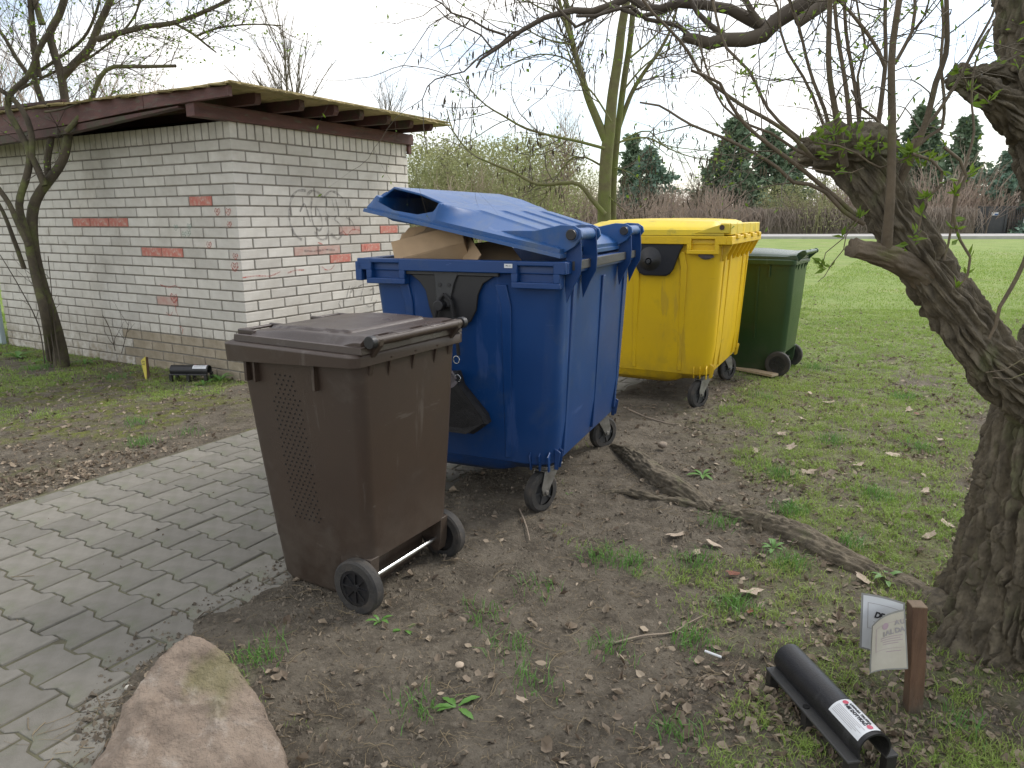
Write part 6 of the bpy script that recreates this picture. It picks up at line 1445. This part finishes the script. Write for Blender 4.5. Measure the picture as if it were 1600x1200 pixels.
cols = [(640, 'pbrush'), (662, 'gbrush'), (690, 'gbrush'), (715, 'gbrush'), (740, 'brush'), (765, 'gbrush'), (790, 'brush'), (815, 'brush'), (840, 'gbrush'), (862, 'brush'), (885, 'pbrush'), (905, 'gbrush'), (930, 'pbrush'), (960, 'brush'), (985, 'pbrush'), (1015, 'brush'), (1045, 'pbrush'), (1075, 'pbrush'), (1105, 'brush')]
for k, (px, kd) in enumerate(cols):
    Yb = 40 + (k % 4) * 2.4 if px < 860 else 52 + (k % 3) * 3
    hh = {'gbrush': 1.0, 'brush': .95, 'pbrush': 1.0}[kd] * (1.12 if px < 870 else .95)
    shrub(px, Yb, kd, hh * (1.0 if px < 870 else 1.35), k % 2, KW[kd] + (' left of the alder, %s' % ['nearest the shed', 'second from the shed', 'third from the shed', 'fourth from the shed', 'fifth from the shed', 'sixth from the shed', 'seventh from the shed', 'just above the blue lid', 'above the middle of the blue lid', 'close left of the alder'][k] if k < 10 else ', ' + ['by the alder trunk', 'behind the alder trunk', 'right of the alder trunk', 'next but one right of the alder', 'below the loose pine', 'right of the loose pine', 'midway to the spruce', 'close left of the spruce', 'at the foot of the spruce'][k - 10]), 1.0 if px < 870 else .8)
for k, px in enumerate((652, 684, 712, 742, 772, 804, 836, 866)):
    shrub(px, 52 + (k % 2) * 2, 'gbrush', 1.45 - .10 * (k % 3), (k + 1) % 2, 'taller olive green shrub in the rear row, ' + ['touching the shed end', 'just right of the shed end', 'a little right of the shed end', 'above the front corner of the blue lid', 'left of the middle of the blue lid', 'above the middle of the blue lid', 'above the rear half of the blue lid', 'left of the alder trunk'][k], 1.0)
for k, (px, kd, s, z, w_) in enumerate(((1165, 'brush', .7, 1, 'in front of the dark conifers'), (1215, 'gbrush', .85, .9, 'right of the dark conifers'), (1248, 'vine', 1.2, 1.1, 'falling over the hedge left of the leaning limb'), (1275, 'gbrush', 1.0, .85, 'behind the mound of vines'), (1300, 'vine', 1.15, 1.15, 'falling over the hedge behind the leaning limb'), (1340, 'vine', 1.0, 1, 'behind the willow limb'), (1400, 'pbrush', 1.2, 1, 'right of the leaning limb'), (1440, 'pbrush', 1.45, 1.25, 'tall and pinkish in front of the broad conifer'), (1475, 'pbrush', 1.5, 1.2, 'tall and pinkish left of the gate'), (1510, 'brush', 1.1, 1.0, 'beside the dark gate panel'))):
    shrub(px, 54 + (k % 3) * 1.5, kd, s, k % 2, KW[kd] + ' ' + w_, z)
# bare trees behind the shed
def bare_tree(px, Y, top, base_z, seed, label, spread=.45, n=7, r=.09, mtn='twig', lev=3):
    rgt = RS(seed); g = at(px, 350, Y); h = at(px, top, Y)[2]; root = empty('bare_tree', (g[0], Y, 0), 0, label, 'tree'); tr = []; br = []
    grow(tr, (g[0], Y, 0), (rgt.normal(0, .04), 0, 1), h * .97, r, 0, rgt, seg=.6, wig=.05, up=.12, rend=.12)
    spray(br, tr[0], rgt, n * 4, h * .34, r * .42, lev - 1, (0, 0, .55), seg=.35, wig=.16, up=.10, nch=5, spread=spread, shrink=.52, tmin=.2, t0=.25)
    tube_obj('trunk', tr, 8, M[mtn], root); tube_obj('crown', br, 3, M[mtn], root)
bare_tree(455, 24, 20, 0, 1, 'slender bare tree standing behind the shed roof, left one')
bare_tree(490, 27, 45, 0, 2, 'slender bare tree behind the shed roof, right of the other')
bare_tree(605, 34, 140, 0, 3, 'small bare tree showing above the right end of the shed roof', n=5)
bare_tree(700, 45, 215, 0, 4, 'thin bare tree right of the shed among the olive shrubs', n=4)
bare_tree(882, 40, 160, 0, 5, 'bare larch-like tree left of the alder', spread=.9, n=9, mtn='brush')
bare_tree(860, 48, 205, 0, 6, 'short bare tree behind the blue lid', n=6, mtn='brush')
bare_tree(1090, 58, 262, 0, 7, 'bare sapling between the loose pine and the tall spruce', n=4)
bare_tree(1285, 56, 165, 0, 8, 'thin bare tree seen through the willow shoots', n=4)
bare_tree(1345, 58, 130, 0, 14, 'tall thin bare tree behind the pollard head', n=5)
for k, (px, tp, Y) in enumerate(((20, 70, 20), (90, 95, 21), (150, 105, 22), (200, 112, 21), (250, 120, 23), (300, 130, 22), (-40, 60, 20))):
    bare_tree(px, Y, tp, 0, 30 + k, 'twiggy bare tree behind the shed, ' + ['at the left edge', 'second from the left edge', 'third from the left edge', 'fourth from the left edge', 'fifth from the left edge', 'nearest the roof corner', 'just outside the left edge'][k], spread=.75, n=9, r=.06, mtn='brush')
# vine-covered fence along the road
hd = empty('vine_hedge', (20, 54, 0), 0, 'long fence overgrown with dry brown vines along the far side of the road', 'hedge')
rgv = RS(77); out = []
for k in range(2600):
    x = rgv.uniform(-14, 33.3); y = 52.9 + rgv.normal(0, .25) - .10 * (x - 20) + 1.0; z = rgv.uniform(1.4, 2.15); a = rgv.normal(0, .5); pts = [(x, y, z)]; 
    for i in range(4): x += rgv.normal(0, .14) + a * .1; z -= rgv.uniform(.1, .55); y += rgv.normal(0, .08) - .04; pts.append((x, y, max(z, .05)))
    out.append((pts, [.022, .022, .02, .018, .012]))
tube_obj('vines', out, 3, M['vine'], hd)['kind'] = 'stuff'
m = MB()
def hy(x): return 54.3 - .10 * (x - 20)
xs = np.linspace(-14, 33.3, 240); prof = [(x, 1.75 + .28 * float(n2([x], [0], .7, 3, 5)[0])) for x in xs]
vv = []
for x, h in prof: vv += [(x - 20, hy(x) - 54, -.1), (x - 20, hy(x) - 54 - .12 * (vnoise(np.array([[x * 3, 1, 1]]), 3)[0]), h), (x - 20, hy(x) - 54 + .5, h - .05), (x - 20, hy(x) - 54 + .5, -.1)]
m.v = vv; m.f = [(4 * i + j, 4 * i + 4 + j, 4 * i + 5 + j, 4 * i + 1 + j) for i in range(len(prof) - 1) for j in range(3)]; m.obj('hedge_body', M['vine'], hd)
# metal gate with sign and its driveway
gt = empty('metal_gate', (33.4, 52.9, 0), -6, 'dark metal mesh gate with a red and white sign right of the vine hedge', 'gate')
m = MB()
for x in (0, 1.9, 9.6, 16): m.box(x - .06, x + .06, -.06, .06, 0, 2.05)
m.box(0, 16, -.03, .03, 1.95, 2.03); m.box(0, 16, -.03, .03, .12, .2); m.obj('frame', M['gate'], gt)
MB().box(.06, 1.84, -.01, .01, .2, 1.95).obj('solid_panel', M['gate'], gt)
m = MB()
for k in range(112): x = 2.0 + k * .125; m.box(x - .014, x + .014, -.012, .012, .2, 1.95)
for k in range(9): m.box(1.96, 16, -.008, .008, .35 + k * .19, .365 + k * .19)
o = m.obj('bars', M['gate'], gt); o['kind'] = 'stuff'
sg = MB().box(3.1, 3.95, -.05, -.03, .80, 1.62).obj('sign_board', M['white'], gt); MB().box(3.13, 3.92, -.056, -.0505, .98, 1.40).obj('red_field', M['redink'], sg)
s2_ = MB().box(.9, 1.35, -.03, -.012, 1.40, 1.62).obj('small_sign', M['white'], gt); MB().box(1.1, 1.33, -.036, -.0305, 1.42, 1.52).obj('blue_field', M['blue_lid'], s2_)
# distant woods and a far band of brush
rgd = RS(88); out = []
for k in range(1500):
    x = rgd.uniform(-75, 95); y = rgd.uniform(78, 96); h = rgd.uniform(2.5, 5.5) * (1.15 if x < 0 else .9)
    p = [(x, y, 0)]; 
    for i in range(4): p.append((p[-1][0] + rgd.normal(0, .35), y, h * (i + 1) / 4))
    out.append((p, [.09, .08, .06, .045, .02]))
    for j in range(3): b = p[rgd.randint(1, 4)]; out.append(([b, (b[0] + rgd.normal(0, .9), y, b[2] + rgd.uniform(.3, 1.2)), (b[0] + rgd.normal(0, 1.4), y, b[2] + rgd.uniform(.8, 1.8))], [.05, .04, .02]))
tube_obj('distant_woods', out, 3, M['brush'])['kind'] = 'stuff'
out = []
for k in range(11000):
    x = rgd.uniform(-26, 42); y = 57 + rgd.uniform(-1, 6) - .10 * (x - 20) - (14 * float(sst(4, -4, np.array([x]))[0])); h = rgd.uniform(.8, 4.6) * (.75 + .5 * math.sin(x * .9) * math.sin(x * .37 + 1)); a = rgd.normal(0, .6)
    out.append(([(x, y, 0), (x + a * .3, y, h * .45), (x + a * .8 + rgd.normal(0, .2), y, h * .8), (x + a * 1.3, y, h * rgd.uniform(.7, 1))], [.03, .028, .02, .012]))
tube_obj('undergrowth', out, 3, M['pbrush'])['kind'] = 'stuff'
